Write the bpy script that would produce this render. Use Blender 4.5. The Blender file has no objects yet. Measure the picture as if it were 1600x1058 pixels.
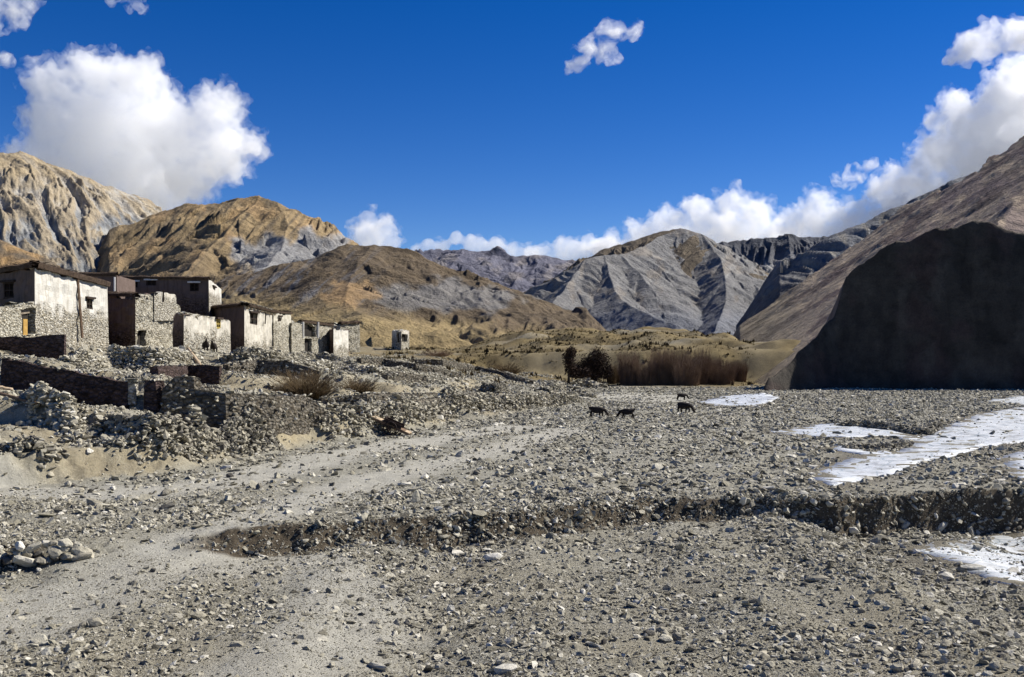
import bpy, bmesh, math, random
import numpy as np
from mathutils import Vector, Matrix, noise as mnoise

# ------------------------------------------------------------------ camera
F, YH, ZC = 1555.6, 545.0, 4.3          # focal length in photo pixels, horizon row, eye height above the river bed
sc = bpy.context.scene
col = sc.collection
cam_d = bpy.data.cameras.new('camera')
cam_d.lens, cam_d.sensor_width = 35.0, 36.0
cam_d.shift_y = (YH - 529.0) / 1600.0
cam_d.clip_start, cam_d.clip_end = 0.1, 40000.0
cam = bpy.data.objects.new('camera', cam_d)
col.objects.link(cam)
cam.location = (0, 0, ZC)
cam.rotation_euler = (math.radians(90), 0, 0)
sc.camera = cam

# ------------------------------------------------------------------ sky and sun
SUN_AZ, SUN_EL = 69.0, 42.0             # degrees right of the view direction, degrees up
w = bpy.data.worlds.new('World')
sc.world = w
w.use_nodes = True
nt = w.node_tree
bg = nt.nodes['Background']
sky = nt.nodes.new('ShaderNodeTexSky')
sky.sky_type = 'NISHITA'
sky.sun_disc = False
sky.sun_elevation = math.radians(SUN_EL)
sky.sun_rotation = math.radians(SUN_AZ)
sky.altitude = 4600
sky.air_density = 1.15
sky.dust_density = 0.15
sky.ozone_density = 1.6
hs = nt.nodes.new('ShaderNodeHueSaturation')
hs.inputs['Saturation'].default_value = 1.44
hs.inputs['Hue'].default_value = 0.517
nt.links.new(sky.outputs[0], hs.inputs['Color'])
nt.links.new(hs.outputs[0], bg.inputs[0])
bg.inputs[1].default_value = 0.069
sun_d = bpy.data.lights.new('sun', 'SUN')
sun_d.energy, sun_d.angle, sun_d.color = 5.0, math.radians(0.5), (1.0, 0.95, 0.86)
sun = bpy.data.objects.new('sun', sun_d)
col.objects.link(sun)
sa, se = math.radians(SUN_AZ), math.radians(SUN_EL)
SUN = Vector((math.sin(sa) * math.cos(se), math.cos(sa) * math.cos(se), math.sin(se)))
sun.rotation_euler = SUN.to_track_quat('Z', 'Y').to_euler()
sun.location = SUN * 60

vs = sc.view_settings
vs.view_transform, vs.look, vs.exposure, vs.gamma = 'Standard', 'None', 0.68, 1.0
cy = sc.cycles
cy.use_denoising = True
cy.max_bounces, cy.diffuse_bounces, cy.glossy_bounces = 48, 3, 2
cy.volume_bounces = 44
cy.transparent_max_bounces = 16
cy.use_adaptive_sampling = True
cy.adaptive_threshold = 0.02

def P(px, py, Y):
    return Vector(((px - 800) / F * Y, Y, ZC + (YH - py) / F * Y))

# ------------------------------------------------------------------ numpy noise
_rs = np.random.RandomState(7)
_PERM = _rs.permutation(1024).astype(np.int32)
_ANG = _rs.uniform(0, 2 * np.pi, 1024)
_GX, _GY = np.cos(_ANG).astype(np.float32), np.sin(_ANG).astype(np.float32)
def noise2(x, y, seed=0):
    x = np.asarray(x, float) + seed * 37.17; y = np.asarray(y, float) - seed * 11.73
    xi, yi = np.floor(x), np.floor(y)
    fx, fy = (x - xi).astype(np.float32), (y - yi).astype(np.float32)
    ix, iy = xi.astype(np.int32), yi.astype(np.int32)
    u, v = fx * fx * fx * (fx * (fx * 6 - 15) + 10), fy * fy * fy * (fy * (fy * 6 - 15) + 10)
    pa, pb = _PERM[ix & 1023], _PERM[(ix + 1) & 1023]
    def g(p, ay, ax):
        k = _PERM[(p + iy + ay) & 1023]
        return _GX[k] * (fx - ax) + _GY[k] * (fy - ay)
    n0 = g(pa, 0, 0); n0 = n0 + (g(pb, 0, 1) - n0) * u
    n1 = g(pa, 1, 0); n1 = n1 + (g(pb, 1, 1) - n1) * u
    return (n0 + (n1 - n0) * v) * 1.45
def fbm(x, y, seed=0, oct=4, gain=.5):
    r, a = 0, 1.0
    for k in range(oct):
        r = r + a * noise2(x * 2 ** k + 17.3 * k, y * 2 ** k - 9.1 * k, seed + k)
        a *= gain
    return r
def ridged(x, y, seed=0, oct=3, gain=.5):
    r, a = 0, 1.0
    for k in range(oct):
        r = r + a * (1 - 2 * np.abs(noise2(x * 2 ** k + 7.7 * k, y * 2 ** k + 3.3 * k, seed + k)))
        a *= gain
    return r
def sstep(a, b, x):
    t = np.clip((x - a) / (b - a), 0, 1)
    return t * t * (3 - 2 * t)

# ------------------------------------------------------------------ object helpers
def tag(o, label=None, cat=None, group=None, kind=None):
    if label: o['label'] = label
    if cat: o['category'] = cat
    if group: o['group'] = group
    if kind or cat: o['kind'] = kind or 'thing'
    return o
def link(name, me, mat=None, parent=None):
    o = bpy.data.objects.new(name, me)
    col.objects.link(o)
    if mat is not None:
        for m in (mat if isinstance(mat, (list, tuple)) else [mat]):
            me.materials.append(m)
    if parent is not None: o.parent = parent
    return o
def empty(name, loc, rz=0):
    o = bpy.data.objects.new(name, None); col.objects.link(o)
    o.location = loc; o.rotation_euler = (0, 0, rz); o.empty_display_size = .2
    return o
def grid_mesh(name, X, Y, Z, smooth=True, colr=None, cname='tint'):
    nr, nc = X.shape
    me = bpy.data.meshes.new(name)
    co = np.stack([X, Y, Z], -1).reshape(-1, 3).astype(np.float32)
    i = np.arange(nr * nc).reshape(nr, nc)
    q = np.stack([i[:-1, :-1], i[:-1, 1:], i[1:, 1:], i[1:, :-1]], -1).reshape(-1, 4)
    me.vertices.add(len(co)); me.vertices.foreach_set('co', co.ravel())
    me.loops.add(q.size); me.loops.foreach_set('vertex_index', q.ravel().astype(np.int32))
    me.polygons.add(len(q)); me.polygons.foreach_set('loop_start', np.arange(0, q.size, 4, dtype=np.int32))
    me.polygons.foreach_set('use_smooth', np.full(len(q), smooth))
    me.update(calc_edges=True)
    if colr is not None:
        a = me.attributes.new(cname, 'FLOAT_COLOR', 'POINT')
        c = np.ones((nr * nc, 4), np.float32); c[:, :colr.shape[-1]] = colr.reshape(nr * nc, -1)
        a.data.foreach_set('color', c.ravel())
    return me
def tri_mesh(name, co, tri, smooth=False, tone=None):
    me = bpy.data.meshes.new(name)
    me.vertices.add(len(co)); me.vertices.foreach_set('co', np.asarray(co, np.float32).ravel())
    tri = np.asarray(tri, np.int32)
    me.loops.add(tri.size); me.loops.foreach_set('vertex_index', tri.ravel())
    me.polygons.add(len(tri)); me.polygons.foreach_set('loop_start', np.arange(0, tri.size, tri.shape[1], dtype=np.int32))
    me.polygons.foreach_set('use_smooth', np.full(len(tri), smooth))
    me.update(calc_edges=True)
    if tone is not None:
        a = me.attributes.new('tone', 'FLOAT', 'POINT'); a.data.foreach_set('value', np.asarray(tone, np.float32))
    return me
def bm_obj(name, bm, mat, parent=None, smooth=False):
    me = bpy.data.meshes.new(name)
    for f in bm.faces: f.smooth = smooth
    bm.to_mesh(me); bm.free()
    return link(name, me, mat, parent)
def box(bm, c, s, rot=None, taper=1.0):
    r = bmesh.ops.create_cube(bm, size=1)
    for v in r['verts']:
        k = taper if v.co.z > 0 else 1
        p = Vector((v.co.x * s[0] * k, v.co.y * s[1] * k, v.co.z * s[2]))
        v.co = (rot @ p if rot else p) + Vector(c)
    return r['verts']
def tube(bm, pts, radii, n=6, cap=True):
    pts = [Vector(p) for p in pts]; rings = []
    for i, p in enumerate(pts):
        d = (pts[min(i + 1, len(pts) - 1)] - pts[max(i - 1, 0)]).normalized()
        u = d.orthogonal().normalized() if i == 0 else (u - d * u.dot(d)).normalized()
        vv = d.cross(u); r = radii[i] if isinstance(radii, (list, tuple)) else radii
        rings.append([bm.verts.new(p + (u * math.cos(2 * math.pi * k / n) + vv * math.sin(2 * math.pi * k / n)) * r) for k in range(n)])
    for a, b in zip(rings, rings[1:]):
        for k in range(n): bm.faces.new((a[k], a[(k + 1) % n], b[(k + 1) % n], b[k]))
    if cap:
        bm.faces.new(rings[0][::-1]); bm.faces.new(rings[-1])

# ------------------------------------------------------------------ materials
def new_mat(name):
    m = bpy.data.materials.new(name); m.use_nodes = True
    b = m.node_tree.nodes['Principled BSDF']
    b.inputs['Roughness'].default_value = .95
    b.inputs['Specular IOR Level'].default_value = .15
    return m
class NT:
    def __init__(s, m): s.t = m.node_tree; s.b = s.t.nodes.get('Principled BSDF')
    def n(s, typ, **kw):
        x = s.t.nodes.new('ShaderNode' + typ)
        for k, v in kw.items():
            if k in x.inputs: x.inputs[k].default_value = v
            else: setattr(x, k, v)
        return x
    def l(s, a, b): s.t.links.new(a, b)
    def coord(s, kind='Object', scale=None):
        c = s.n('TexCoord').outputs[kind]
        if scale:
            m = s.n('Mapping'); m.inputs['Scale'].default_value = scale; s.l(c, m.inputs[0]); c = m.outputs[0]
        return c
    def noise(s, vec, scale, detail=4, rough=.55):
        x = s.n('TexNoise'); x.inputs['Scale'].default_value = scale; x.inputs['Detail'].default_value = detail; x.inputs['Roughness'].default_value = rough
        s.l(vec, x.inputs['Vector']); return x.outputs['Fac']
    def voro(s, vec, scale, out='Color', feature='F1'):
        x = s.n('TexVoronoi'); x.feature = feature; x.inputs['Scale'].default_value = scale
        s.l(vec, x.inputs['Vector']); return x.outputs[out]
    def ramp(s, fac, stops):
        r = s.n('ValToRGB'); e = r.color_ramp.elements
        while len(e) < len(stops): e.new(.5)
        for k, (p, c) in enumerate(stops):
            e[k].position = p; e[k].color = (*c, 1) if len(c) == 3 else c
        s.l(fac, r.inputs[0]); return r.outputs[0]
    def mix(s, fac, a, b, mode='MIX'):
        m = s.n('Mix', data_type='RGBA', blend_type=mode)
        for v, i in ((fac, 0), (a, 6), (b, 7)):
            if hasattr(v, 'is_linked') or hasattr(v, 'links'): s.l(v, m.inputs[i])
            elif i == 0: m.inputs[0].default_value = v
            else: m.inputs[i].default_value = (*v, 1)
        return m.outputs[2]
    def math(s, op, a, b=None, clamp=False):
        m = s.n('Math', operation=op, use_clamp=clamp)
        for v, i in ((a, 0), (b, 1)):
            if v is None: continue
            if hasattr(v, 'links'): s.l(v, m.inputs[i])
            else: m.inputs[i].default_value = v
        return m.outputs[0]
    def bump(s, h, strength=.5, dist=.05, prev=None):
        x = s.n('Bump'); x.inputs['Strength'].default_value = strength; x.inputs['Distance'].default_value = dist
        s.l(h, x.inputs['Height'])
        if prev is not None: s.l(prev, x.inputs['Normal'])
        return x.outputs[0]
    def color(s, c): s.l(c, s.b.inputs['Base Color'])
    def normal(s, c): s.l(c, s.b.inputs['Normal'])

def mat_plain(name, c, c2=None, scale=8, rough=.9, bump=.3, dist=.01):
    m = new_mat(name); t = NT(m); v = t.coord()
    f = t.noise(v, scale, 5)
    c2 = c2 or tuple(x * .6 for x in c)
    t.color(t.ramp(f, [(.3, c2), (.7, c)]))
    t.normal(t.bump(t.noise(v, scale * 4, 4), bump, dist))
    t.b.inputs['Roughness'].default_value = rough
    return m
STONE_STOPS = [(0, (.06, .055, .05)), (.12, (.14, .132, .115)), (.35, (.27, .252, .205)), (.62, (.37, .345, .275)), (.85, (.45, .425, .350)), (1, (.60, .585, .53))]
def mat_stone(name, src, stops=STONE_STOPS, scale=9):
    m = new_mat(name); t = NT(m); v = t.coord()
    if src == 'RANDOM': f = t.n('ObjectInfo').outputs['Random']
    else:
        a = t.n('Attribute'); a.attribute_type = src; a.attribute_name = 'tone'; f = a.outputs['Fac']
    base = t.ramp(f, stops)
    n = t.noise(v, scale, 6, .65)
    c = t.mix(.75, base, t.ramp(n, [(.25, (.55, .53, .5)), (.75, (1.25, 1.22, 1.15))]), 'MULTIPLY')
    t.color(c)
    t.normal(t.bump(n, .6, .25 / scale))
    return m
M_STONE_I = mat_stone('stone_loose', 'RANDOM', [(0, (.09, .083, .066)), (.12, (.19, .178, .140)), (.35, (.285, .268, .212)), (.62, (.37, .350, .285)), (.85, (.46, .44, .37)), (1, (.63, .61, .545))], scale=2.5)
M_STONE_G = mat_stone('stone_packed', 'GEOMETRY', scale=9)
M_STONE_R = mat_stone('stone_single', 'RANDOM', scale=2.5)
M_WOOD = mat_plain('weathered_wood', (.22, .15, .10), (.09, .06, .04), 6)
M_WOODP = mat_plain('pale_wood', (.50, .40, .28), (.30, .22, .14), 6)
M_DARKWOOD = mat_plain('dark_wood', (.055, .038, .03), (.025, .018, .014), 6)
M_DARK = mat_plain('dark_interior', (.03, .026, .022), None, 4)
M_IRON = mat_plain('rusty_iron', (.05, .035, .03), (.02, .016, .015), 20)
M_BRUSH = mat_plain('brushwood', (.10, .07, .048), (.035, .024, .018), 5)
M_MUDROOF = mat_plain('mud_roof', (.25, .21, .16), (.15, .12, .09), 2)

def rock_proto(seed, n=16, flat=.7):
    rnd = random.Random(seed)
    bm = bmesh.new()
    sx, sy, sz = rnd.uniform(.8, 1.25), rnd.uniform(.6, 1.0), rnd.uniform(.45, .8) * flat / .7
    for k in range(n):
        z = rnd.uniform(-1, 1); a = rnd.uniform(0, 2 * math.pi); r = math.sqrt(1 - z * z)
        q = rnd.uniform(.8, 1.1)
        bm.verts.new((r * math.cos(a) * sx * q, r * math.sin(a) * sy * q, z * sz * q))
    h = bmesh.ops.convex_hull(bm, input=bm.verts[:])
    bmesh.ops.delete(bm, geom=[g for g in h['geom_interior'] if isinstance(g, bmesh.types.BMVert)], context='VERTS')
    bmesh.ops.triangulate(bm, faces=bm.faces[:])
    bmesh.ops.recalc_face_normals(bm, faces=bm.faces[:])
    bmesh.ops.scale(bm, vec=(.5, .5, .5), verts=bm.verts[:])
    me = bpy.data.meshes.new('stone'); bm.to_mesh(me); bm.free()
    return me
ROCKS = [rock_proto(s, 13 + s % 5) for s in range(8)]            # small stones
BIGROCKS = [rock_proto(100 + s, 24, .75) for s in range(12)]     # stones one can pick out
for me in ROCKS: me.materials.append(M_STONE_I)
for me in BIGROCKS: me.materials.append(M_STONE_R)
def mesh_arrays(me):
    co = np.empty(len(me.vertices) * 3); me.vertices.foreach_get('co', co)
    tr = np.empty(len(me.polygons) * 3, np.int32); me.polygons.foreach_get('vertices', tr)
    return co.reshape(-1, 3), tr.reshape(-1, 3)
ROCK_A = [mesh_arrays(m) for m in ROCKS]
def euler_mats(r):
    cx, sx, cy_, sy, cz, sz = np.cos(r[:, 0]), np.sin(r[:, 0]), np.cos(r[:, 1]), np.sin(r[:, 1]), np.cos(r[:, 2]), np.sin(r[:, 2])
    o, z = np.ones(len(r)), np.zeros(len(r))
    Rx = np.stack([o, z, z, z, cx, -sx, z, sx, cx], -1).reshape(-1, 3, 3)
    Ry = np.stack([cy_, z, sy, z, o, z, -sy, z, cy_], -1).reshape(-1, 3, 3)
    Rz = np.stack([cz, -sz, z, sz, cz, z, z, z, o], -1).reshape(-1, 3, 3)
    return Rz @ Ry @ Rx
def packed_stones(name, pos, scale, rot, tone, mat=None, parent=None, kind='stuff'):
    cs, ts, to = [], [], []; off = 0
    rm = euler_mats(rot); which = np.arange(len(pos)) % len(ROCK_A)
    for k, (co, tr) in enumerate(ROCK_A):
        s = which == k
        if not s.any(): continue
        v = np.einsum('nij,nvj->nvi', rm[s], co[None] * scale[s][:, None, :]) + pos[s][:, None, :]
        n = s.sum(); nv = len(co)
        ts.append((tr[None] + (np.arange(n) * nv)[:, None, None]).reshape(-1, 3) + off); off += n * nv
        cs.append(v.reshape(-1, 3)); to.append(np.repeat(tone[s], nv))
    me = tri_mesh(name, np.concatenate(cs), np.concatenate(ts), False, np.concatenate(to))
    o = link(name, me, mat or M_STONE_G, parent)
    if kind: o['kind'] = kind
    return o
def scatter_instances(name, pos, scale, rot, tone, seed=0):
    """Loose stones too many to count: one point mesh whose points carry stone meshes (geometry nodes)."""
    objs = []
    n = len(pos)
    me = bpy.data.meshes.new(name)
    me.vertices.add(n); me.vertices.foreach_set('co', pos.astype(np.float32).ravel())
    for nm, typ, arr, key in (('size', 'FLOAT_VECTOR', scale, 'vector'), ('turn', 'FLOAT_VECTOR', rot, 'vector'), ('tone', 'FLOAT', tone, 'value'),):
        a = me.attributes.new(nm, typ, 'POINT'); a.data.foreach_set(key, arr.astype(np.float32).ravel())
    a = me.attributes.new('pick', 'INT', 'POINT'); a.data.foreach_set('value', np.random.RandomState(seed).randint(0, len(ROCKS), n).astype(np.int32))
    o = link(name, me, M_STONE_I)
    g = bpy.data.node_groups.new(name, 'GeometryNodeTree')
    g.interface.new_socket('Geometry', in_out='INPUT', socket_type='NodeSocketGeometry')
    g.interface.new_socket('Geometry', in_out='OUTPUT', socket_type='NodeSocketGeometry')
    N = g.nodes.new; L = g.links.new
    gi, go = N('NodeGroupInput'), N('NodeGroupOutput')
    join = N('GeometryNodeGeometryToInstance')
    for pm in PROTO_OBJS:
        oi = N('GeometryNodeObjectInfo'); oi.inputs['Object'].default_value = pm; oi.inputs['As Instance'].default_value = False
        L(oi.outputs['Geometry'], join.inputs[0])
    def attr(nm, t):
        x = N('GeometryNodeInputNamedAttribute'); x.data_type = t; x.inputs['Name'].default_value = nm; return x.outputs['Attribute']
    ip = N('GeometryNodeInstanceOnPoints')
    L(gi.outputs[0], ip.inputs['Points']); L(join.outputs[0], ip.inputs['Instance'])
    ip.inputs['Pick Instance'].default_value = True
    L(attr('pick', 'INT'), ip.inputs['Instance Index'])
    L(attr('turn', 'FLOAT_VECTOR'), ip.inputs['Rotation']); L(attr('size', 'FLOAT_VECTOR'), ip.inputs['Scale'])
    L(ip.outputs[0], go.inputs[0])
    md = o.modifiers.new('stones', 'NODES'); md.node_group = g
    o['kind'] = 'stuff'
    return o
PROTO_OBJS = [bpy.data.objects.new('stone_shape', m) for m in ROCKS]

# ------------------------------------------------------------------ ground height
FOOT = np.array([(-60, 6), (-34, 19), (-22, 26.5), (-16, 30.4), (-12, 34.6), (-8.9, 45.0), (-5.4, 52.0), (1.4, 69), (6.7, 86), (9, 110), (10, 150), (6, 240), (0, 420)], float)   # foot of the village fan
def poly_dist(x, y, pts):
    best = np.full(np.shape(x), 1e18); sgn = np.ones(np.shape(x))
    for (ax, ay), (bx, by) in zip(pts[:-1], pts[1:]):
        dx, dy = bx - ax, by - ay
        t = np.clip(((x - ax) * dx + (y - ay) * dy) / (dx * dx + dy * dy), 0, 1)
        ex, ey = x - ax - t * dx, y - ay - t * dy
        d = ex * ex + ey * ey
        s = np.where(dx * ey - dy * ex > 0, 1.0, -1.0)
        m = d < best
        best = np.where(m, d, best); sgn = np.where(m, s, sgn)
    return np.sqrt(best) * sgn
BX = np.array([-30, -14, -9.4, -7.4, -3.3, 0.0, 2.2, 3.9, 7.4, 9.2, 11.5, 14.0, 16.2, 22, 40], float)
BY = np.array([20.9, 21.6, 22.1, 23.2, 25.0, 26.2, 27.6, 28.5, 28.7, 28.2, 29.5, 30.1, 30.6, 31.4, 33], float)
BD = np.array([.50, .50, .50, .46, .58, .64, .62, .55, .52, .85, 1.15, 1.2, 1.15, 1.1, 1.1], float)
def bank_y(x): return np.interp(x, BX, BY) + .30 * noise2(x * .37, x * 0 + 3.3, 5) + .12 * noise2(x * 1.35, x * 0 + .4, 6)
def Hs(x, y):
    """smooth ground"""
    x = np.asarray(x, float); y = np.asarray(y, float)
    D = poly_dist(x, y, FOOT) + .5 * noise2(x * .25, y * .25, 11) + .22 * noise2(x * .9, y * .9, 12)
    Dp = np.maximum(D, 0)
    left = sstep(-3, -9, x)
    h = .85 * sstep(0, .9, D) * left + .25 * sstep(0, 3, D) * (1 - left) + np.interp(y, [45, 66, 78, 110, 150], [.160, .160, .130, .115, .150]) * np.minimum(Dp, 20) + .055 * np.clip(Dp - 20, 0, 12)
    st = h / .8; fr = st - np.floor(st)
    h = h * .45 + .55 * .8 * (np.floor(st) + sstep(.62, .98, fr)) * sstep(0, 1.5, Dp)  + .55 * h * (1 - sstep(0, 1.5, Dp))
    # field terraces whose risers look down the valley
    for (ya, xa, xb, hg) in ((37.5, -30, -15, .5), (41.5, -26, -12.5, .55), (47.5, -27, -10, .6), (54, -24, -7.5, .5), (62, -20, -4, .5)):
        yw = ya + .7 * noise2(x * .22, x * 0 + ya, 18) - .10 * (x - (xa + xb) / 2)
        ins = sstep(xa - 3, xa, x) * sstep(xb + 3, xb, x)
        h = h + hg * ins * (sstep(-.25, .15, y - yw) * sstep(7, .5, y - yw) - .35 * sstep(-4, -.4, y - yw) * sstep(.1, -.3, y - yw))
    # back terrace with dry grass
    lip = 124 + 2.0 * noise2(x * .06, x * 0 + 1.7, 14) + .8 * noise2(x * .3, x * 0 + .7, 15)
    tz = 3.9 * sstep(0, 5.5, y - lip) + .042 * np.clip(y - lip - 5, 0, 130)
    tq = tz / 1.5 + .5 * noise2(x * .035, y * .03, 16) ; fq = tq - np.floor(tq)
    tz = tz + sstep(4.5, 9, y - lip) * (.8 * (sstep(.72, .9, fq) - fq) + 1.7 * fbm(x * .06, y * .05, 17, 4))
    tz = tz * sstep(52, 40, x)
    h = np.maximum(h, tz * sstep(-40, 12, x)) 
    # river bank that drops towards the near ground
    by = bank_y(x)
    drop = np.interp(x, BX, BD) * (1 + .28 * noise2(x * .45, x * 0 + 9.1, 7))
    gap = sstep(2.2, .2, np.abs(x + 8.35))
    fw = np.interp(x, [-9, 4, 8, 10], [.85, .75, .30, .24]) * (1 + .35 * noise2(x * 1.7, y * 0 + 2, 8))
    face = 1 - sstep(-fw - 3.2 * gap, .02 + 2.2 * gap, y - by)
    h = h - drop * face
    h = h + .10 * face * sstep(16, 8, y)
    # hollow of the near ice channel
    h = h - .10 * np.exp(-(((x - 13) / 6.5) ** 2 + ((y - 24.5) / 2.6) ** 2))
    # shallow stream bed of the wide ice sheet
    h = h + .12 * sstep(31.5, 34, y) * sstep(4, 9, x) * sstep(60, 44, y) * .0
    return h
def H(x, y):
    x = np.asarray(x, float); y = np.asarray(y, float)
    h = Hs(x, y)
    k = .35 + .65 * sstep(15, 60, y)
    h = h + .10 * k * fbm(x * .22, y * .22, 21, 3) + .035 * fbm(x * 1.1, y * 1.1, 25, 3)
    bz = np.exp(-((y - bank_y(x) + .2) / .45) ** 2) * sstep(.2, .5, np.interp(x, BX, BD)) * sstep(2.2, 1.2, 1 / (np.abs(x + 8.35) + .01))
    h = h + bz * (.13 * fbm(x * 1.9, y * 1.9, 27, 3) + .05 * noise2(x * 6, y * 6, 28))
    D = poly_dist(x, y, FOOT)
    h = h + sstep(1, 4, D) * (.10 * fbm(x * .7, y * .7, 31, 3) + .05 * noise2(x * 2.6, y * 2.6, 33))
    h = h + np.exp(-((D - .55) / .6) ** 2) * sstep(-3, -9, x) * (.16 * ridged(x * 1.1, y * 1.1, 35, 3) - .08)
    far = sstep(90, 130, y)
    h = h + far * .5 * fbm(x * .05, y * .05, 41, 4)
    return h
def Hz(x, y): return float(H(np.array([x]), np.array([y]))[0])
def hit(px, py, y0=8, y1=300):
    """where the sight line through a photo pixel meets the ground"""
    Y = np.geomspace(y0, y1, 4000)
    X = (px - 800) / F * Y; Zr = ZC + (YH - py) / F * Y
    b = np.nonzero(H(X, Y) >= Zr)[0]
    k = b[0] if len(b) else len(Y) - 1
    return Vector((X[k], Y[k], Zr[k]))

ICE = {
 'broad sheet of white river ice with a long arm reaching across the gravel': [(1195,675),(1260,667),(1310,661),(1370,667),(1420,676),(1440,684),(1490,661),(1540,645),(1600,636),(1700,630),(1700,688),(1600,691),(1540,698),(1500,711),(1440,725),(1400,742),(1350,750),(1300,760),(1275,752),(1270,738),(1310,722),(1345,711),(1290,701),(1310,697),(1360,706),(1400,706),(1428,691),(1390,681),(1320,684),(1260,681)],
 'thin far strip of white ice at the tip of the dark bluff': [(1090,629),(1130,619),(1195,614),(1222,621),(1185,634),(1120,634)],
 'rippled bluish ice at the foot of the dark cut bank': [(1415,858),(1460,848),(1545,838),(1600,834),(1700,832),(1700,935),(1600,916),(1560,909),(1510,896),(1495,881),(1450,868)],
 'small patch of ice on the gravel above the dark cut bank': [(1560,716),(1600,704),(1700,700),(1700,765),(1600,753),(1575,741)],
 'narrow strip of ice along the far gravel under the bluff': [(1540,628),(1600,618),(1700,612),(1700,627),(1600,633)],
}
ICE_W = {}
for k, pts in ICE.items():
    ICE_W[k] = np.array([tuple(hit(px, py))[:2] for px, py in pts])
def in_poly(x, y, pts):
    c = np.zeros(np.shape(x), bool)
    for (ax, ay), (bx, by) in zip(pts, np.roll(pts, -1, 0)):
        c ^= ((ay > y) != (by > y)) & (x < (bx - ax) * (y - ay) / (by - ay + 1e-12) + ax)
    return c
def ice_mask(x, y):
    m = np.zeros(np.shape(x), bool)
    for p in ICE_W.values(): m |= in_poly(x, y, p)
    return m

# the worn track and pale gravel streaks: pixel polylines on the ground
TRACKS = [[(0, 768), (150, 772), (330, 760), (520, 712), (660, 690), (800, 668)], [(250, 880), (420, 800), (600, 745), (760, 705), (880, 672)], [(0, 990), (150, 930), (300, 880)], [(940, 622), (985, 617), (1030, 624)], [(430, 1050), (520, 990), (560, 930), (480, 880)]]
TRACK_W = [np.array([tuple(hit(a, b))[:2] for a, b in t]) for t in TRACKS]
def track(x, y):
    r = np.zeros(np.shape(x))
    for k, t in enumerate(TRACK_W):
        wd = (1.3, 1.1, 1.6, 4.0, 1.2)[k]
        d = np.abs(poly_dist(x, y, t)) + .5 * noise2(x * .8, y * .8, 50 + k)
        r = np.maximum(r, sstep(wd * 1.5, wd * .5, d))
    return r

# ------------------------------------------------------------------ ground sheet
rows = np.concatenate([np.linspace(-40, 7, 24), np.geomspace(7.5, 20, 165), np.linspace(20.07, 33, 175), np.geomspace(33.2, 300, 290), np.geomspace(310, 9000, 30)])
cols = np.linspace(-1, 1, 521)
cols = np.sign(cols) * (np.abs(cols) * .82 + .18 * np.abs(cols) ** 5)
Wd = 8 + .72 * np.maximum(rows, 0)
Wd = np.where(rows > 300, Wd * 1.6, Wd)
GX = cols[None] * Wd[:, None]; GY = np.repeat(rows[:, None], len(cols), 1)
GZ = H(GX, GY)
GD = poly_dist(GX, GY, FOOT)
inice = ice_mask(GX, GY)
for _p in ICE_W.values():
    _in = in_poly(GX, GY, _p); _d = np.abs(poly_dist(GX, GY, np.vstack([_p, _p[:1]])))
    _nz = fbm(GX * .55, GY * .75, 75, 4, .6)
    GZ = GZ - _in * (.14 * sstep(-.45, -.2, _nz + .25 * np.minimum(_d, 2) - .35) * sstep(0, .4, _d) - .02)
ochre = np.clip(sstep(-.3, .6, GD) * (.55 + .6 * fbm(GX * .18, GY * .18, 61, 3)) + .30 * fbm(GX * .3, GY * .3, 62, 4) * sstep(45, 8, GY) + .25*sstep(40, 8, GY), 0, 1)
olive = np.clip(sstep(100, 120, GY) * sstep(-60, 0, GX) * (.95 + .5 * fbm(GX * .06, GY * .06, 63, 3)), 0, 1)
trk = track(GX, GY)
by = bank_y(GX)
bank = np.exp(-(np.maximum(np.abs(GY - by + np.interp(GX, [-9, 4, 8, 10], [.45, .40, .17, .13])) - np.interp(GX, [-9, 4, 8, 10], [.36, .31, .10, .06]), 0) / .14) ** 2) * sstep(.03, .3, np.interp(GX, BX, BD))
bank = np.clip(bank * 1.3 * (1 - sstep(2.0, 1.0, np.abs(GX + 8.7))) + .55 * sstep(6, 10, GX) * np.exp(-((GY - 25.4) / 1.9) ** 2), 0, 1)
wet = np.zeros(GX.shape)
near = (GX > 4) & (GY > 15) & (GY < 120)
for _p in ICE_W.values():
    dd = np.abs(poly_dist(GX[near], GY[near], np.vstack([_p, _p[:1]])))
    wet[near] = np.maximum(wet[near], np.exp(-(dd / np.where(GY[near] < 30, .5, .8)) ** 2))
bank = np.maximum(bank, .62 * wet)
zone = np.stack([ochre, olive, trk, bank], -1)
M_GROUND = new_mat('stony_ground'); t = NT(M_GROUND); v = t.coord()
at = t.n('Attribute'); at.attribute_name = 'zone'
sp = t.n('SeparateColor'); t.l(at.outputs['Color'], sp.inputs[0])
v1 = t.voro(v, 26); v2 = t.voro(v, 9); v3 = t.voro(v, 70)
g1 = t.math('ADD', t.math('MULTIPLY', t.n('SeparateColor').outputs[0], 0), 0)
def grey(c):
    s = t.n('SeparateColor'); t.l(c, s.inputs[0]); return s.outputs[0]
big = t.noise(v, .35, 5); mid = t.noise(v, 2.2, 6, .65)
grav = t.ramp(t.math('ADD', t.math('MULTIPLY', grey(v1), .55), t.math('MULTIPLY', grey(v3), .45)), [(.0, (.08, .076, .065)), (.3, (.175, .168, .138)), (.65, (.295, .284, .235)), (.9, (.43, .415, .36)), (1, (.60, .585, .54))])
sand = t.ramp(mid, [(.25, (.20, .186, .138)), (.75, (.325, .304, .234))])
och = t.mix(.8, t.ramp(mid, [(.25, (.17, .132, .075)), (.5, (.31, .255, .155)), (.8, (.44, .38, .25))]), t.ramp(t.noise(v, 11, 8, .75), [(.3, (.45, .43, .4)), (.5, (1, 1, 1)), (.7, (1.2, 1.2, 1.15))]), 'MULTIPLY')
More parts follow.
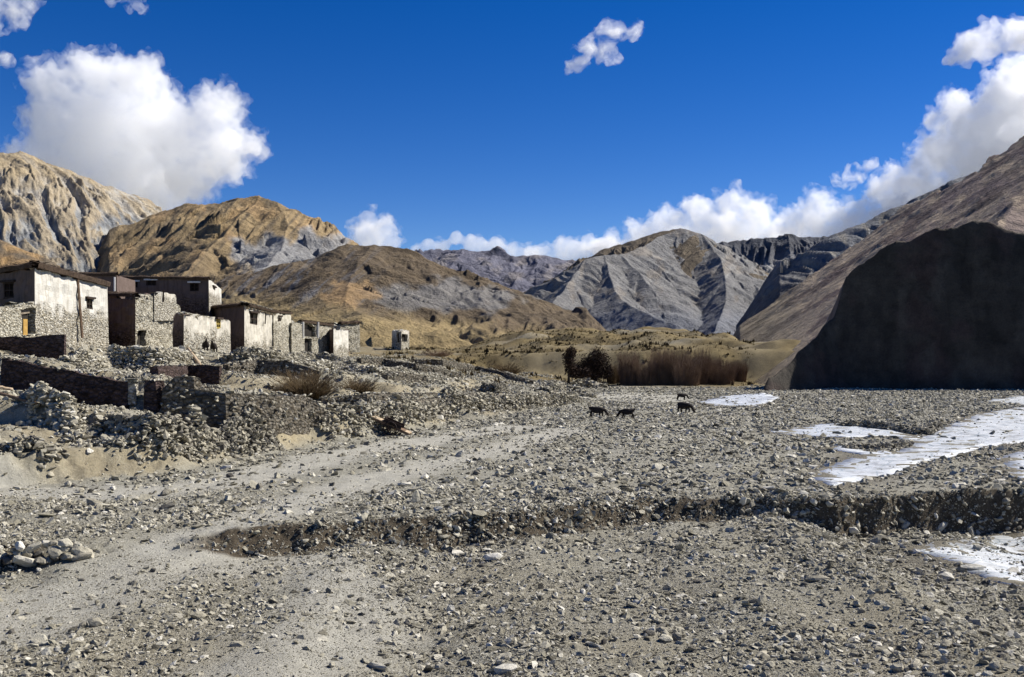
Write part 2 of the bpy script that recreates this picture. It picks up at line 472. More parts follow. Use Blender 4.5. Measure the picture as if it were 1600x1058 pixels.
oli = t.ramp(t.noise(v, .22, 9, .75), [(.3, (.055, .041, .020)), (.45, (.115, .087, .041)), (.58, (.175, .136, .066)), (.8, (.26, .208, .115))])
brown = t.ramp(t.noise(v, 5, 8, .75), [(.3, (.030, .024, .017)), (.5, (.078, .062, .042)), (.75, (.16, .132, .092))])
pale = t.ramp(mid, [(.25, (.33, .315, .265)), (.75, (.47, .452, .39))])
f_sand = t.math('MULTIPLY', t.ramp(big, [(.35, (0, 0, 0)), (.65, (1, 1, 1))]), .55)
c = t.mix(f_sand, grav, sand)
c = t.mix(t.math('MULTIPLY', sp.outputs[0], .85), c, och)
c = t.mix(t.math('MULTIPLY', sp.outputs[2], .75), c, pale)
c = t.mix(sp.outputs[1], c, oli)
c = t.mix(at.outputs['Alpha'], c, brown)
t.color(c)
b1 = t.bump(t.voro(v, 26, 'Distance'), .4, .02)
b2 = t.bump(t.noise(v, 7, 9, .8), .7, .12, b1)
t.normal(t.bump(t.voro(v, 70, 'Distance'), .4, .01, b2))
ground = link('ground', grid_mesh('ground', GX, GY, GZ, True, zone, 'zone'), M_GROUND)
tag(ground, 'stony river bed and gravel terraces of the valley floor', kind='structure')

# ------------------------------------------------------------------ ice
M_ICE = new_mat('river_ice'); t = NT(M_ICE); v = t.coord()
n = t.noise(t.coord(scale=(.7, 2.2, 1)), 1.6, 7, .65)
n2 = t.noise(v, .9, 8, .7)
ci = t.ramp(n, [(.25, (.34, .37, .39)), (.45, (.54, .565, .58)), (.7, (.67, .68, .685))])
t.color(t.mix(.8, ci, t.ramp(n2, [(.36, (.38, .37, .34)), (.50, (1, 1, 1))]), 'MULTIPLY'))
cr = t.n('TexVoronoi'); cr.feature = 'DISTANCE_TO_EDGE'; cr.inputs['Scale'].default_value = .8; t.l(v, cr.inputs['Vector'])
t.color(t.mix(t.ramp(cr.outputs['Distance'], [(.0, (.7, .7, .7)), (.035, (0, 0, 0))]), t.mix(.8, ci, t.ramp(n2, [(.36, (.38, .37, .34)), (.50, (1, 1, 1))]), 'MULTIPLY'), (.20, .26, .30)))
t.normal(t.bump(n, .9, .16)); t.b.inputs['Roughness'].default_value = .4; t.b.inputs['Specular IOR Level'].default_value = .4
for lab, pts in ICE_W.items():
    d = []
    for a, b in zip(pts, np.roll(pts, -1, 0)):
        L_ = np.linalg.norm(b - a); m = max(2, int(L_ / .3))
        for k in range(m):
            p = a + (b - a) * k / m
            d.append(p)
    d = np.array(d)
    e = np.roll(d, -1, 0) - np.roll(d, 1, 0); nn = np.stack([e[:, 1], -e[:, 0]], 1) / (np.linalg.norm(e, axis=1)[:, None] + 1e-9)
    amp = .22
    d = d + nn * (amp * fbm(d[:, 0] * .8, d[:, 1] * .8, 71, 3, .45))[:, None]
    bm = bmesh.new()
    vs_ = [bm.verts.new((p[0], p[1], 0)) for p in d]
    es_ = [bm.edges.new((vs_[i], vs_[(i + 1) % len(vs_)])) for i in range(len(vs_))]
    bmesh.ops.triangle_fill(bm, use_beauty=True, use_dissolve=False, edges=es_)
    for it in range(4):
        ln = [e for e in bm.edges if e.calc_length() > .9]
        if not ln: break
        bmesh.ops.subdivide_edges(bm, edges=ln, cuts=1); bmesh.ops.triangulate(bm, faces=bm.faces[:])
    co = np.array([v_.co[:2] for v_ in bm.verts]); hz = H(co[:, 0], co[:, 1]) + .01 + .03 * noise2(co[:, 0] * 2, co[:, 1] * 2, 74)
    for v_, z in zip(bm.verts, hz): v_.co.z = z
    bmesh.ops.recalc_face_normals(bm, faces=bm.faces[:])
    if sum(f.normal.z for f in bm.faces) < 0: bmesh.ops.reverse_faces(bm, faces=bm.faces[:])
    r = bmesh.ops.extrude_face_region(bm, geom=bm.faces[:])
    for g in r['geom']:
        if isinstance(g, bmesh.types.BMVert): pass
    low = [v_ for v_ in bm.verts if v_ not in set(g for g in r['geom'] if isinstance(g, bmesh.types.BMVert))]
    for v_ in low: v_.co.z -= .12
    bmesh.ops.recalc_face_normals(bm, faces=bm.faces[:])
    o = bm_obj('river_ice', bm, M_ICE, None, True); tag(o, lab, kind='structure')

# ------------------------------------------------------------------ mountains
def ridge_field(X, Y, pts, slope, L=0, s2=0, seed=0, g_len=20, g_amp=3, g_d0=20, power=1.0):
    """height of a ridge whose crest follows pts (x, y, z); flanks fall at the given slope and are cut by gullies"""
    best = np.full(X.shape, -1e9); A = np.zeros(X.shape); DD = np.zeros(X.shape); acc = 0
    for (ax, ay, az), (bx, by, bz) in zip(pts[:-1], pts[1:]):
        dx, dy = bx - ax, by - ay; ln = math.hypot(dx, dy)
        tr = ((X - ax) * dx + (Y - ay) * dy) / (ln * ln)
        t_ = np.clip(tr, 0, 1)
        ex, ey = X - ax - t_ * dx, Y - ay - t_ * dy
        d = np.hypot(ex, ey)
        dr = slope * d if not L else slope * L * (1 - np.exp(-d / L)) + s2 * d
        z = az + (bz - az) * t_ - dr
        m = z > best
        side = np.sign(dx * ey - dy * ex)
        over = (tr - t_) * ln
        a = acc + t_ * ln + over * .8 + side * 1000
        best = np.where(m, z, best); A = np.where(m, a, A); DD = np.where(m, d, DD)
        acc += ln
    wob = 6 * noise2(X / 40, Y / 40, seed + 9)
    g = ridged((A + wob) / g_len, DD / (g_len * 4.5), seed, 4, .55)
    gf = ridged((A + wob * 1.5) / (g_len * .24), DD / (g_len * 1.1), seed + 40, 3, .6)
    best = best + (g_amp * (g - .5) + .24 * g_amp * (gf - .5)) * np.clip(DD / g_d0, .08, 1)
    g = g * .8 + gf * .25
    return best, A, DD, g
def wedge(pa, pb, nc, ya, yb, nr, focus=None):
    px = np.linspace(pa, pb, nc)
    Y = np.linspace(ya, yb, nr) if focus is None else focus
    YY = np.repeat(Y[:, None], nc, 1); XX = (px[None] - 800) / F * YY
    return XX, YY
def lerp3(c, d, f): return np.asarray(c)[None, None] * (1 - f[..., None]) + np.asarray(d)[None, None] * f[..., None] if np.ndim(c) == 1 else c * (1 - f[..., None]) + np.asarray(d) * f[..., None]
def pix(X, Y, Z): return 800 + F * X / Y, YH - F * (Z - ZC) / Y
M_MTN = {}
def mat_mtn(name, scale, bump):
    m = new_mat(name); t = NT(m); v = t.coord()
    a = t.n('Attribute'); a.attribute_name = 'tint'
    n1 = t.noise(v, scale, 8, .68); n2 = t.noise(v, scale * 9, 5, .65)
    c = t.mix(.9, a.outputs['Color'], t.ramp(n1, [(.28, (.50, .49, .48)), (.5, (1, 1, 1)), (.75, (1.42, 1.40, 1.34))]), 'MULTIPLY')
    c = t.mix(.7, c, t.ramp(n2, [(.25, (.6, .6, .6)), (.75, (1.35, 1.35, 1.35))]), 'MULTIPLY')
    t.color(c)
    b1 = t.bump(n1, .9, bump); t.normal(t.bump(n2, .7, bump * .14, b1))
    return m
def mountain(name, label, X, Y, Zc, tint, mat, fall=.12, side=.9):
    nc = X.shape[1]; e = np.minimum(np.arange(nc), np.arange(nc)[::-1]) / nc
    Zc = Zc - side * np.maximum(fall - e, 0)[None] * (X[:, -1:] - X[:, :1])      # the flanks run out into the valley floor
    o = link(name, grid_mesh(name, X, Y, Zc, True, tint, 'tint'), mat)
    tag(o, label, kind='structure'); return o
def PP(l): return [tuple(P(*q)) for q in l]
TAN, ORG, GRY, LGR, SLT, BRN, PUR = np.array((.33, .27, .185)), np.array((.30, .20, .10)), np.array((.20, .205, .21)), np.array((.36, .355, .34)), np.array((.10, .105, .118)), np.array((.105, .085, .062)), np.array((.115, .105, .118))
def blend(*layers):
    c = layers[0]
    c = np.broadcast_to(c, layers[1][1].shape + (3,)) if np.ndim(c) == 1 else c
    for colr, f in layers[1:]: c = c * (1 - np.clip(f, 0, 1)[..., None]) + np.asarray(colr) * np.clip(f, 0, 1)[..., None]
    return c
mA, mB, mC = mat_mtn('mountain_near', .12, 3.5), mat_mtn('mountain_mid', .05, 8), mat_mtn('mountain_far', .018, 22)

# pale fluted mountain
X, Y = wedge(-330, 330, 480, 430, 790, 300)
Z, A, D, g = ridge_field(X, Y, PP([(-400,200,540),(-120,225,570),(0,240,595),(30,238,602),(80,255,616),(150,285,640),(205,302,662),(236,314,676),(252,332,684),(275,365,695),(300,420,706)]), .74, seed=101, g_len=12, g_amp=3.6, g_d0=20)
Z = Z + 1.6 * fbm(X / 14, Y / 14, 105, 4)
px, py = pix(X, Y, Z)
n = fbm(X / 30, Z / 9, 107, 4); wv = 14 * noise2(px / 60, py / 200, 108)
q = py + wv - .12 * px
BGR = np.array((.185, .195, .205))
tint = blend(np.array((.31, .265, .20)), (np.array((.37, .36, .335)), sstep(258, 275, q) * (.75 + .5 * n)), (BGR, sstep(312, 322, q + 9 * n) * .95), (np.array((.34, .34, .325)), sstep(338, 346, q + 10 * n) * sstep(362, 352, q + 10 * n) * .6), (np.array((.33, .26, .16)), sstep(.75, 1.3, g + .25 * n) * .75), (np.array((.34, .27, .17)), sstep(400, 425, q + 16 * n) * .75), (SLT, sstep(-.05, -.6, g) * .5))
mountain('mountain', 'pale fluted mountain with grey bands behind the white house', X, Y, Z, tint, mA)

# ochre hill
X, Y = wedge(90, 760, 500, 330, 640, 300)
Z, A, D, g = ridge_field(X, Y, PP([(120,470,600),(180,410,592),(225,364,585),(250,333,580),(290,322,575),(345,314,570),(405,305,560),(432,315,558),(470,345,556),(530,383,552),(620,430,548),(760,470,545)]), .62, seed=111, g_len=26, g_amp=5, g_d0=30)
Z2, A2, D2, g2 = ridge_field(X, Y, PP([(405,306,560),(372,345,520),(330,385,480),(285,430,430),(250,470,390)]), .62, seed=115, g_len=16, g_amp=5, g_d0=16)
Z3, A3, D3, g3 = ridge_field(X, Y, PP([(432,315,558),(450,350,520),(440,390,470),(400,430,420),(370,465,380)]), .55, seed=117, g_len=16, g_amp=4, g_d0=16)
gg = np.where((Z2 > Z) & (Z2 > Z3), g2, np.where(Z3 > Z, g3, g)); Z = np.maximum(np.maximum(Z, Z2), Z3)
Z = Z + 2.2 * fbm(X / 22, Y / 22, 112, 4)
px, py = pix(X, Y, Z)
n = fbm(px / 40, py / 40, 113, 4); dg = fbm((px + .9 * py) / 14, (px * .9 - py) / 160, 114, 3)
tint = blend(np.array((.27, .20, .11)), (BRN * .95, sstep(-.1, .5, dg) * .85), (ORG * 1.15, sstep(0, .5, n) * .6), (np.array((.235, .235, .235)), sstep(.0, .35, n * .5 + 1 - np.hypot((px - 455) / 105, (py - 400) / 42)) * .95), (BRN, sstep(360, 240, px - .6 * (py - 330)) * .35))  # brown over the left flank puts its shaded side into the tint
mountain('hill', 'ochre and grey hill rising behind the village roofs', X, Y, Z, tint, mA)

# dark hillock at the left edge behind the big house
X, Y = wedge(-260, 140, 160, 190, 330, 100)
Z, A, D, g = ridge_field(X, Y, PP([(-300,300,280),(-100,345,270),(0,375,262),(30,392,258),(60,425,250)]), .55, seed=119, g_len=12, g_amp=1.5, g_d0=12)
tint = blend(ORG, (BRN * 1.2, sstep(-.2, .5, fbm(X / 9, Y / 9, 118, 4))))
mountain('hill', 'low brown slope behind the roof of the big white house', X, Y, Z, tint, mA)

# brown dome hill
X, Y = wedge(230, 1010, 560, 165, 450, 300)
Z, A, D, g = ridge_field(X, Y, PP([(270,520,350),(330,480,360),(380,452,370),(430,426,378),(480,402,384),(540,385,388),(585,380,390),(622,392,388),(680,425,384),(740,460,380),(800,494,372),(850,522,362),(960,575,350)]), .42, L=90, s2=.08, seed=121, g_len=24, g_amp=3.0, g_d0=26)
Z2, A2, D2, g2 = ridge_field(X, Y, PP([(585,380,390),(560,410,350),(545,440,310),(540,470,270),(560,492,240)]), .36, seed=125, g_len=14, g_amp=2.0, g_d0=14)
g = np.where(Z2 > Z, g2, g); Z = np.maximum(Z, Z2)
Z = Z + 1.4 * fbm(X / 18, Y / 18, 122, 4)
px, py = pix(X, Y, Z)
n = fbm(px / 45, py / 30, 123, 4); st = fbm((px + 1.2 * py) / 12, (px - py) / 110, 124, 3)
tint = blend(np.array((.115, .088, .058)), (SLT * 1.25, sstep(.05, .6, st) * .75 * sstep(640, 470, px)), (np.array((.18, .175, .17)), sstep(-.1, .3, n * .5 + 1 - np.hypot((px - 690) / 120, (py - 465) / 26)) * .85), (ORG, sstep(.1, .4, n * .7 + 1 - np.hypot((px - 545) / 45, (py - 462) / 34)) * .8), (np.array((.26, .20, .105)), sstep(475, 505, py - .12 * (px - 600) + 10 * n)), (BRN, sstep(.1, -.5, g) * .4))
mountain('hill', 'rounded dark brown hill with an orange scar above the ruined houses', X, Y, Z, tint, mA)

# far range: purple slate, with the blue of distant haze put into its tint
X, Y = wedge(560, 1010, 320, 2100, 2950, 200)
Z, A, D, g = ridge_field(X, Y, PP([(520,405,2750),(600,402,2750),(655,398,2740),(672,391,2730),(700,394,2730),(722,385,2720),(748,392,2730),(782,401,2740),(835,401,2740),(880,408,2740),(925,425,2740),(1010,470,2720)]), .42, seed=131, g_len=140, g_amp=24, g_d0=150)
Z2, A2, D2, g2 = ridge_field(X, Y, PP([(722,385,2720),(715,410,2550),(690,432,2400),(660,450,2250)]), .42, seed=132, g_len=80, g_amp=26, g_d0=90)
Z3, A3, D3, g3 = ridge_field(X, Y, PP([(850,402,2740),(835,425,2560),(800,450,2400),(770,470,2200)]), .42, seed=133, g_len=80, g_amp=26, g_d0=90)
g = np.where((Z2 > Z) & (Z2 > Z3), g2, np.where(Z3 > Z, g3, g)); Z = np.maximum(np.maximum(Z, Z2), Z3) + 12 * fbm(X / 120, Y / 120, 134, 4)
px, py = pix(X, Y, Z)
n = fbm(px / 40, py / 18, 135, 4)
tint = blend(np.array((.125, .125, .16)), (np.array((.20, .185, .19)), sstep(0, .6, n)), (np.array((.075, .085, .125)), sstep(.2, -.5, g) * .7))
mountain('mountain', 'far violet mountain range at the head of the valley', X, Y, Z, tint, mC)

# centre mountain with two sharp spurs
X, Y = wedge(700, 1360, 660, 1020, 1800, 380)
Z, A, D, g = ridge_field(X, Y, PP([(700,540,1430),(770,510,1440),(830,478,1460),(880,432,1480),(915,404,1500),(945,399,1520),(968,398,1540),(1005,388,1600),(1035,368,1680),(1062,359,1700),(1094,365,1690),(1112,384,1640),(1160,420,1600),(1220,455,1580),(1300,500,1560)]), .66, seed=141, g_len=44, g_amp=6, g_d0=60)
Zb, Ab, Db, gb = ridge_field(X, Y, PP([(900,420,1740),(960,385,1750),(1000,370,1750),(1028,363,1750),(1060,359,1720)]), .6, seed=140, g_len=60, g_amp=10, g_d0=60)
fields = [(Z, g), (Zb, gb)]
for k, sp_ in enumerate([[(945,399,1520),(952,430,1440),(962,455,1370),(985,478,1290),(1020,494,1220),(1060,512,1150)], [(1112,384,1640),(1128,410,1560),(1134,440,1480),(1135,470,1400),(1126,496,1320),(1116,520,1250)],
                         [(915,404,1500),(890,440,1420),(868,470,1340),(850,498,1260)], [(1035,368,1680),(1020,400,1600),(1012,425,1540)], [(1160,420,1600),(1185,450,1500),(1195,480,1400)], [(968,398,1540),(1000,425,1470),(1015,445,1420)]]):
    z_, a_, d_, g_ = ridge_field(X, Y, PP(sp_), .70, seed=142 + 3 * k, g_len=30, g_amp=3.5, g_d0=40)
    fields.append((z_, g_))
Z, g = fields[0]
for z_, g_ in fields[1:]: g = np.where(z_ > Z, g_, g); Z = np.maximum(Z, z_)
isb = (Zb >= Z - .01)
Z = Z + 4 * fbm(X / 60, Y / 60, 160, 5)
px, py = pix(X, Y, Z)
n = fbm(px / 30, py / 30, 161, 4); st = fbm((px + .8 * py) / 9, (px - py) / 90, 162, 3)
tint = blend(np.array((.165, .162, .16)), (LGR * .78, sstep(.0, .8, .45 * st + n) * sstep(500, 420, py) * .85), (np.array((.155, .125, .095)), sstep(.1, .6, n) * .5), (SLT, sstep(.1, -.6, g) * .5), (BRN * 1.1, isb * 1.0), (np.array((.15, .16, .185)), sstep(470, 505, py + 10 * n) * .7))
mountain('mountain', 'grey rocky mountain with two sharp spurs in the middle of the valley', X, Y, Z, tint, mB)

# dark ridge behind it on the right
X, Y = wedge(1040, 1460, 360, 1650, 2400, 260)
Z, A, D, g = ridge_field(X, Y, PP([(1040,385,2250),(1110,379,2250),(1160,378,2250),(1200,373,2240),(1232,367,2230),(1270,371,2230),(1300,370,2230),(1340,372,2230),(1460,380,2230)]), .95, L=320, s2=.25, seed=171, g_len=70, g_amp=30, g_d0=60)
fields = [(Z, g)]
for k, sp_ in enumerate([[(1300,372,2230),(1285,400,2120),(1268,430,2000),(1240,470,1850)], [(1232,368,2230),(1236,405,2140),(1225,430,2040),(1205,460,1900)], [(1180,376,2245),(1178,410,2160),(1170,440,2050)]]):
    fields.append(ridge_field(X, Y, PP(sp_), .8, seed=172 + k, g_len=40, g_amp=18, g_d0=40)[::3])
for z_, g_ in fields[1:]: g = np.where(z_ > Z, g_, g); Z = np.maximum(Z, z_)
Z = Z + 9 * fbm(X / 90, Y / 90, 176, 4)
px, py = pix(X, Y, Z); n = fbm(px / 25, py / 25, 177, 4)
tint = blend(np.array((.115, .118, .135)), (LGR, sstep(392, 425, py + 14 * n) * (.35 + .6 * n)), (SLT * .8, sstep(400, 385, py) * .6))  # dark crest carries its shade, pale lower spurs their sunlight, in the tint
mountain('mountain', 'shaded blue ridge under the cloud bank beside the big right slope', X, Y, Z, tint, mC)

# shoulder of the right hand slope
X, Y = wedge(1150, 1720, 400, 480, 1000, 240)
Z, A, D, g = ridge_field(X, Y, PP([(1180,490,820),(1240,445,820),(1285,402,830),(1320,366,840),(1345,348,850),(1400,326,860),(1430,318,870),(1500,280,880),(1640,220,900),(1800,150,900)]), .55, seed=181, g_len=30, g_amp=4.5, g_d0=40)
Z = Z + 2.5 * fbm(X / 45, Y / 45, 182, 5)
px, py = pix(X, Y, Z); n = fbm(px / 25, py / 40, 183, 4)
tint = blend(np.array((.15, .155, .165)), (np.array((.24, .225, .20)), sstep(.1, .6, n)), (BRN, sstep(400, 470, py) * .6))
mountain('mountain', 'bluish grey shoulder behind the big right slope', X, Y, Z, tint, mB)

# the big slope on the right
TX = np.array([15, 22, 25, 29.2, 33.2, 35.2, 36.6, 42, 48, 52.7, 58, 65, 80, 120], float)
TZ = np.array([-1.5, -.6, .7, 3.0, 6.4, 8.0, 12.2, 15.9, 17.7, 18.1, 15.4, 14.6, 15, 16], float)
TY = np.array([100, 100, 100, 104, 107, 108.6, 109.2, 109.2, 109, 108.6, 108, 107.5, 106.5, 104], float)
TF = np.array([98, 98, 98.6, 102, 104.3, 105.4, 105.6, 105.2, 104.6, 104, 103.4, 103, 102, 99.5], float)
X, Y = wedge(1040, 2000, 620, 111.5, 460, 330)
pxl = 800 + F * X / Y
crest = np.interp(pxl, [1040,1130,1200,1266,1330,1385,1413,1440,1470,1530,1545,1565,1600,1700,1900,2000], [552,526,482,432,388,350,323,314,301,270,249,240,213,140,40,0])
crest = crest + 2.0 * fbm(pxl / 22, pxl * 0, 190, 3)
SL = .66
Yc = np.clip((ZC + SL * 15.2) / np.maximum(SL * ((pxl - 800) / F - .12) - (YH - crest) / F, .02), 150, 380)
pl = SL * (X - 29 - .12 * (Y - 115))
Zr_ = ZC + (YH - crest) / F * Yc
Z = np.where(Y <= Yc, np.minimum(pl, Zr_ + .05 * (Y - Yc)), Zr_ - .5 * (Y - Yc))
fl = ridged((Y + 5 * noise2(X / 30, Y / 30, 196)) / 17, X / 70, 195, 4)
Z = Z + (.7 * (fl - .5) + .7 * fbm(X / 9, Y / 9, 192, 4)) * sstep(0, 20, pl)
Z = np.minimum(Z, np.interp(X, TX, TZ) - .6 + .62 * (Y - 111))
px, py = pix(X, Y, Z); n = fbm(px / 40, py / 40, 193, 4); st = fbm((px + 1.5 * py) / 22, (px * 1.5 - py) / 220, 194, 3)
tint = blend(np.array((.30, .24, .18)), (np.array((.085, .060, .060)), sstep(-.05, .4, st + .5 * n) * .9), (np.array((.27, .225, .135)), sstep(1290, 1180, px) * .55), (np.array((.12, .09, .10)), sstep(1380, 1480, px) * sstep(.3, -.3, n) * .6))  # dark patches stand for gully shadows; left end tinted paler as sunlit
mountain('mountain', 'long purplish scree slope climbing above the dark bluff', X, Y, Z, tint, mA)

# the steep gravel bluff in its own shade
X = np.linspace(16, 100, 420); Yr = np.concatenate([np.linspace(97, 111, 170), np.linspace(111.5, 160, 50)])
X = np.repeat(X[None], len(Yr), 0); Y = np.repeat(Yr[:, None], X.shape[1], 1)
tz = np.interp(X, TX, TZ) + .5 * fbm(X / 3, Y / 9, 201, 4); wv_ = .35 * noise2(X / 11, X * 0, 202); ty = np.interp(X, TX, TY) + wv_; tf = np.interp(X, TX, TF) + wv_
k = np.clip((Y - tf) / (ty - tf), 0, 1)
Z = -2.5 + (tz + 2.5) * (.12 * k + .88 * np.clip(k * 1.02, 0, 1) ** .9)
Z = Z + (k > 0) * (k < 1) * (.16 * fbm(X / 1.6, Z / 4, 204, 5))
Z = np.where(Y > ty, tz - np.interp(X, [46, 53], [.75, .10]) * (Y - ty) + .3 * fbm(X / 4, Y / 4, 205, 3), Z)
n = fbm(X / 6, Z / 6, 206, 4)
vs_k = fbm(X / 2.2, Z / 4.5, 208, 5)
tint = blend(np.array((.045, .040, .034)), (np.array((.060, .042, .038)), sstep(0, .5, n) * .7), (np.array((.075, .066, .055)), sstep(.1, .8, vs_k) * .7), (np.array((.022, .020, .018)), sstep(-.1, -.7, vs_k) * .6), (np.array((.36, .31, .24)), sstep(-.3, 1.2, Y - ty) * sstep(49, 53, X)), (np.array((.17, .132, .10)), sstep(-.3, 1.2, Y - ty) * sstep(50, 46, X)))  # shade of the face and sun on the crest are put into the tint
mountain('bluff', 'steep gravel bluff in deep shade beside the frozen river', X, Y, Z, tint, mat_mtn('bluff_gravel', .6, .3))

# ------------------------------------------------------------------ stones everywhere
rs = np.random.RandomState(3)
def stone_field(n, pa, pb, ya, yb, dens, smin, smax, power, seed, flat=.8):
    """n candidate stones over the ground, thinned by dens(x, y)"""
    r = np.random.RandomState(seed)
    Y = np.sqrt(r.uniform(ya * ya, yb * yb, n)); px = r.uniform(pa, pb, n); X = (px - 800) / F * Y
    k = r.uniform(0, 1, n) < dens(X, Y)
    X, Y = X[k], Y[k]; m = len(X)
    s = smin * (1 - r.uniform(0, 1, m) * (1 - (smin / smax) ** power)) ** (-1 / power)
    return X, Y, s, r
def on_ice(x, y): return ice_mask(x, y)
def dens_bed(x, y):
    d = .52 + .85 * fbm(x * .28, y * .28, 301, 4) + .25 * fbm(x * 1.1, y * 1.1, 302, 2)
    D = poly_dist(x, y, FOOT)
    d = d + .35 * sstep(26, 34, y) * sstep(-4, 4, x) + .30 * sstep(1.5, 3, D) * sstep(66, 50, y) - .5 * sstep(95, 125, y)
    d = np.maximum(d, .16) * (1 - .78 * track(x, y))
    d = np.where((D > -.5) & (D < 1.4) & (x < -7), d * .4, d)
    return np.clip(d, .03, 1) * np.where(on_ice(x, y), np.where(y < 29, .22, .04), 1)
def place(X, Y, s, r, name, label, cat, sink=.25, tilt=.5):
    m = len(X)
    sc3 = s[:, None] * r.uniform(.75, 1.3, (m, 3)); sc3[:, 2] *= .72
    Z = H(X, Y) + sc3[:, 2] * (.30 - sink)
    rot = np.stack([r.normal(0, tilt, m), r.normal(0, tilt, m), r.uniform(0, 6.28, m)], 1)
    o = scatter_instances(name, np.stack([X, Y, Z], 1), sc3, rot, np.clip(r.normal(.58, .22, m), 0, 1), 5)
    tag(o, label, cat, kind='stuff'); return o
X, Y, s, r = stone_field(330000, -160, 1760, 9, 30, dens_bed, .026, .24, 1.6, 11)
place(X, Y, s, r, 'gravel', 'loose grey and beige gravel strewn over the near ground', 'gravel')
X, Y, s, r = stone_field(300000, -160, 1760, 24, 112, dens_bed, .085, .45, 2.0, 12)
place(X, Y, s, r, 'pebbles', 'grey pebbles and cobbles spread over the river bed', 'pebbles')
X, Y, s, r = stone_field(150000, -60, 1660, 11.5, 22, lambda x, y: np.full(np.shape(x), .8), .010, .035, 1.8, 14)
place(X, Y, s, r, 'grit', 'fine grit covering the sandy track and the gravel', 'grit', .1)
def dens_rub(x, y):
    D = poly_dist(x, y, FOOT)
    d = sstep(1.6, 2.6, D) * (.12 + 1.35 * fbm(x * .30, y * .22, 311, 4)) * sstep(31, 20, D)
    cp = hit(600, 678)
    return np.clip(d, .02, 1) * (D > 1.4) * (np.hypot(x - cp.x, y - cp.y) > 2.2)
X, Y, s, r = stone_field(170000, -160, 1000, 26, 125, dens_rub, .11, .42, 2.4, 13)
place(X, Y, s, r, 'rubble', 'pale angular rubble lying on the terraces below the village', 'rubble', .1, .8)

def single_stones(n, pa, pb, qa, qb, size, label, group, seed, dens=None, tone=None):
    r = random.Random(seed); out = []; tries = 0
    while len(out) < n and tries < n * 12:
        tries += 1
        px, py = r.uniform(pa, pb), r.uniform(qa, qb)
        Y0 = ZC * F / (py - YH); x0 = (px - 800) / F * Y0
        p = hit(px, py, Y0 * .8, Y0 * 1.6)
        if bool(on_ice(np.array([p.x]), np.array([p.y]))[0]): continue
        if dens is not None and r.random() > dens(px, py): continue
        s = size * r.uniform(.7, 1.5)
        o = bpy.data.objects.new('stone', r.choice(BIGROCKS)); col.objects.link(o)
        o.scale = (s * r.uniform(.8, 1.4), s * r.uniform(.7, 1.1), s * r.uniform(.55, 1.0))
        o.rotation_euler = (r.gauss(0, .25), r.gauss(0, .25), r.uniform(0, 6.28))
        o.location = (p.x, p.y, Hz(p.x, p.y) + o.scale.z * .17)
        tag(o, label, 'stone', group); out.append(o)
    return out
def one_stone(px, py, s, label, rz=0, sz=(1, 1, 1), k=0, tilt=(0, 0)):
    p = hit(px, py)
    o = bpy.data.objects.new('stone', BIGROCKS[k]); col.objects.link(o)
    o.scale = (s * sz[0], s * sz[1], s * sz[2]); o.rotation_euler = (tilt[0], tilt[1], rz)
    o.location = (p.x, p.y, Hz(p.x, p.y) + o.scale.z * .2)
    return tag(o, label, 'stone')
single_stones(70, 900, 1590, 860, 1050, .17, 'angular grey stone on the coarse gravel near the rippled bluish ice', 'loose stones on the right hand gravel', 21)
single_stones(45, 560, 900, 850, 1050, .14, 'angular pale stone on the fine gravel below the long brown bank', 'loose stones below the brown bank', 22)
single_stones(34, 10, 560, 890, 1050, .13, 'small grey stone lying on the smooth sandy track', 'loose stones on the sandy track', 23)
single_stones(50, 700, 1250, 690, 775, .24, 'grey cobble among the pebbles of the upper river bed', 'cobbles on the upper river bed', 24)
single_stones(34, 100, 520, 745, 800, .24, 'pale cobble in the stony strip under the yellow earth bank', 'cobbles under the earth bank', 25)
one_stone(150, 978, .34, 'dark blocky stone alone on the smooth sandy track, nearest the low stone wall', .4, (1.1, .8, .9), 2, (.3, .2))
one_stone(310, 966, .30, 'flat topped stone with a bright end on the sandy track beside a dark blocky one', 1.1, (1.2, .8, .7), 5, (.1, .35))
one_stone(790, 1050, .34, 'brown split stone lying flat at the edge of the fine gravel', .3, (1.4, .9, .6), 7)
one_stone(590, 1046, .30, 'leaning dark slab of stone on the sandy rim of the gravel', -.5, (1.3, .5, .7), 1, (.5, 0))
one_stone(1195, 860, .30, 'dark cube shaped stone on bare gravel in front of the cut bank', .2, (1, .9, .9), 9)
one_stone(1275, 908, .36, 'dark wedge stone with a long tail on the right hand gravel', .1, (1.5, .6, .6), 3)
one_stone(770, 875, .36, 'big round brown stone at the foot of the long brown bank', 0, (1.1, .9, .9), 4)
one_stone(765, 852, .30, 'whitish boulder in the stone cluster under the brown bank', .8, (1, .9, .9), 6)
one_stone(1480, 905, .42, 'brown rounded boulder at the near edge of the rippled ice', .5, (1.3, .9, .7), 8)
one_stone(1520, 890, .40, 'flat dark boulder half set into the rippled ice edge', .2, (1.5, .8, .6), 10)
one_stone(1190, 945, .30, 'pale upright stone casting a dark shadow on the right hand gravel', .9, (.8, .7, 1.1), 11, (.3, .3))

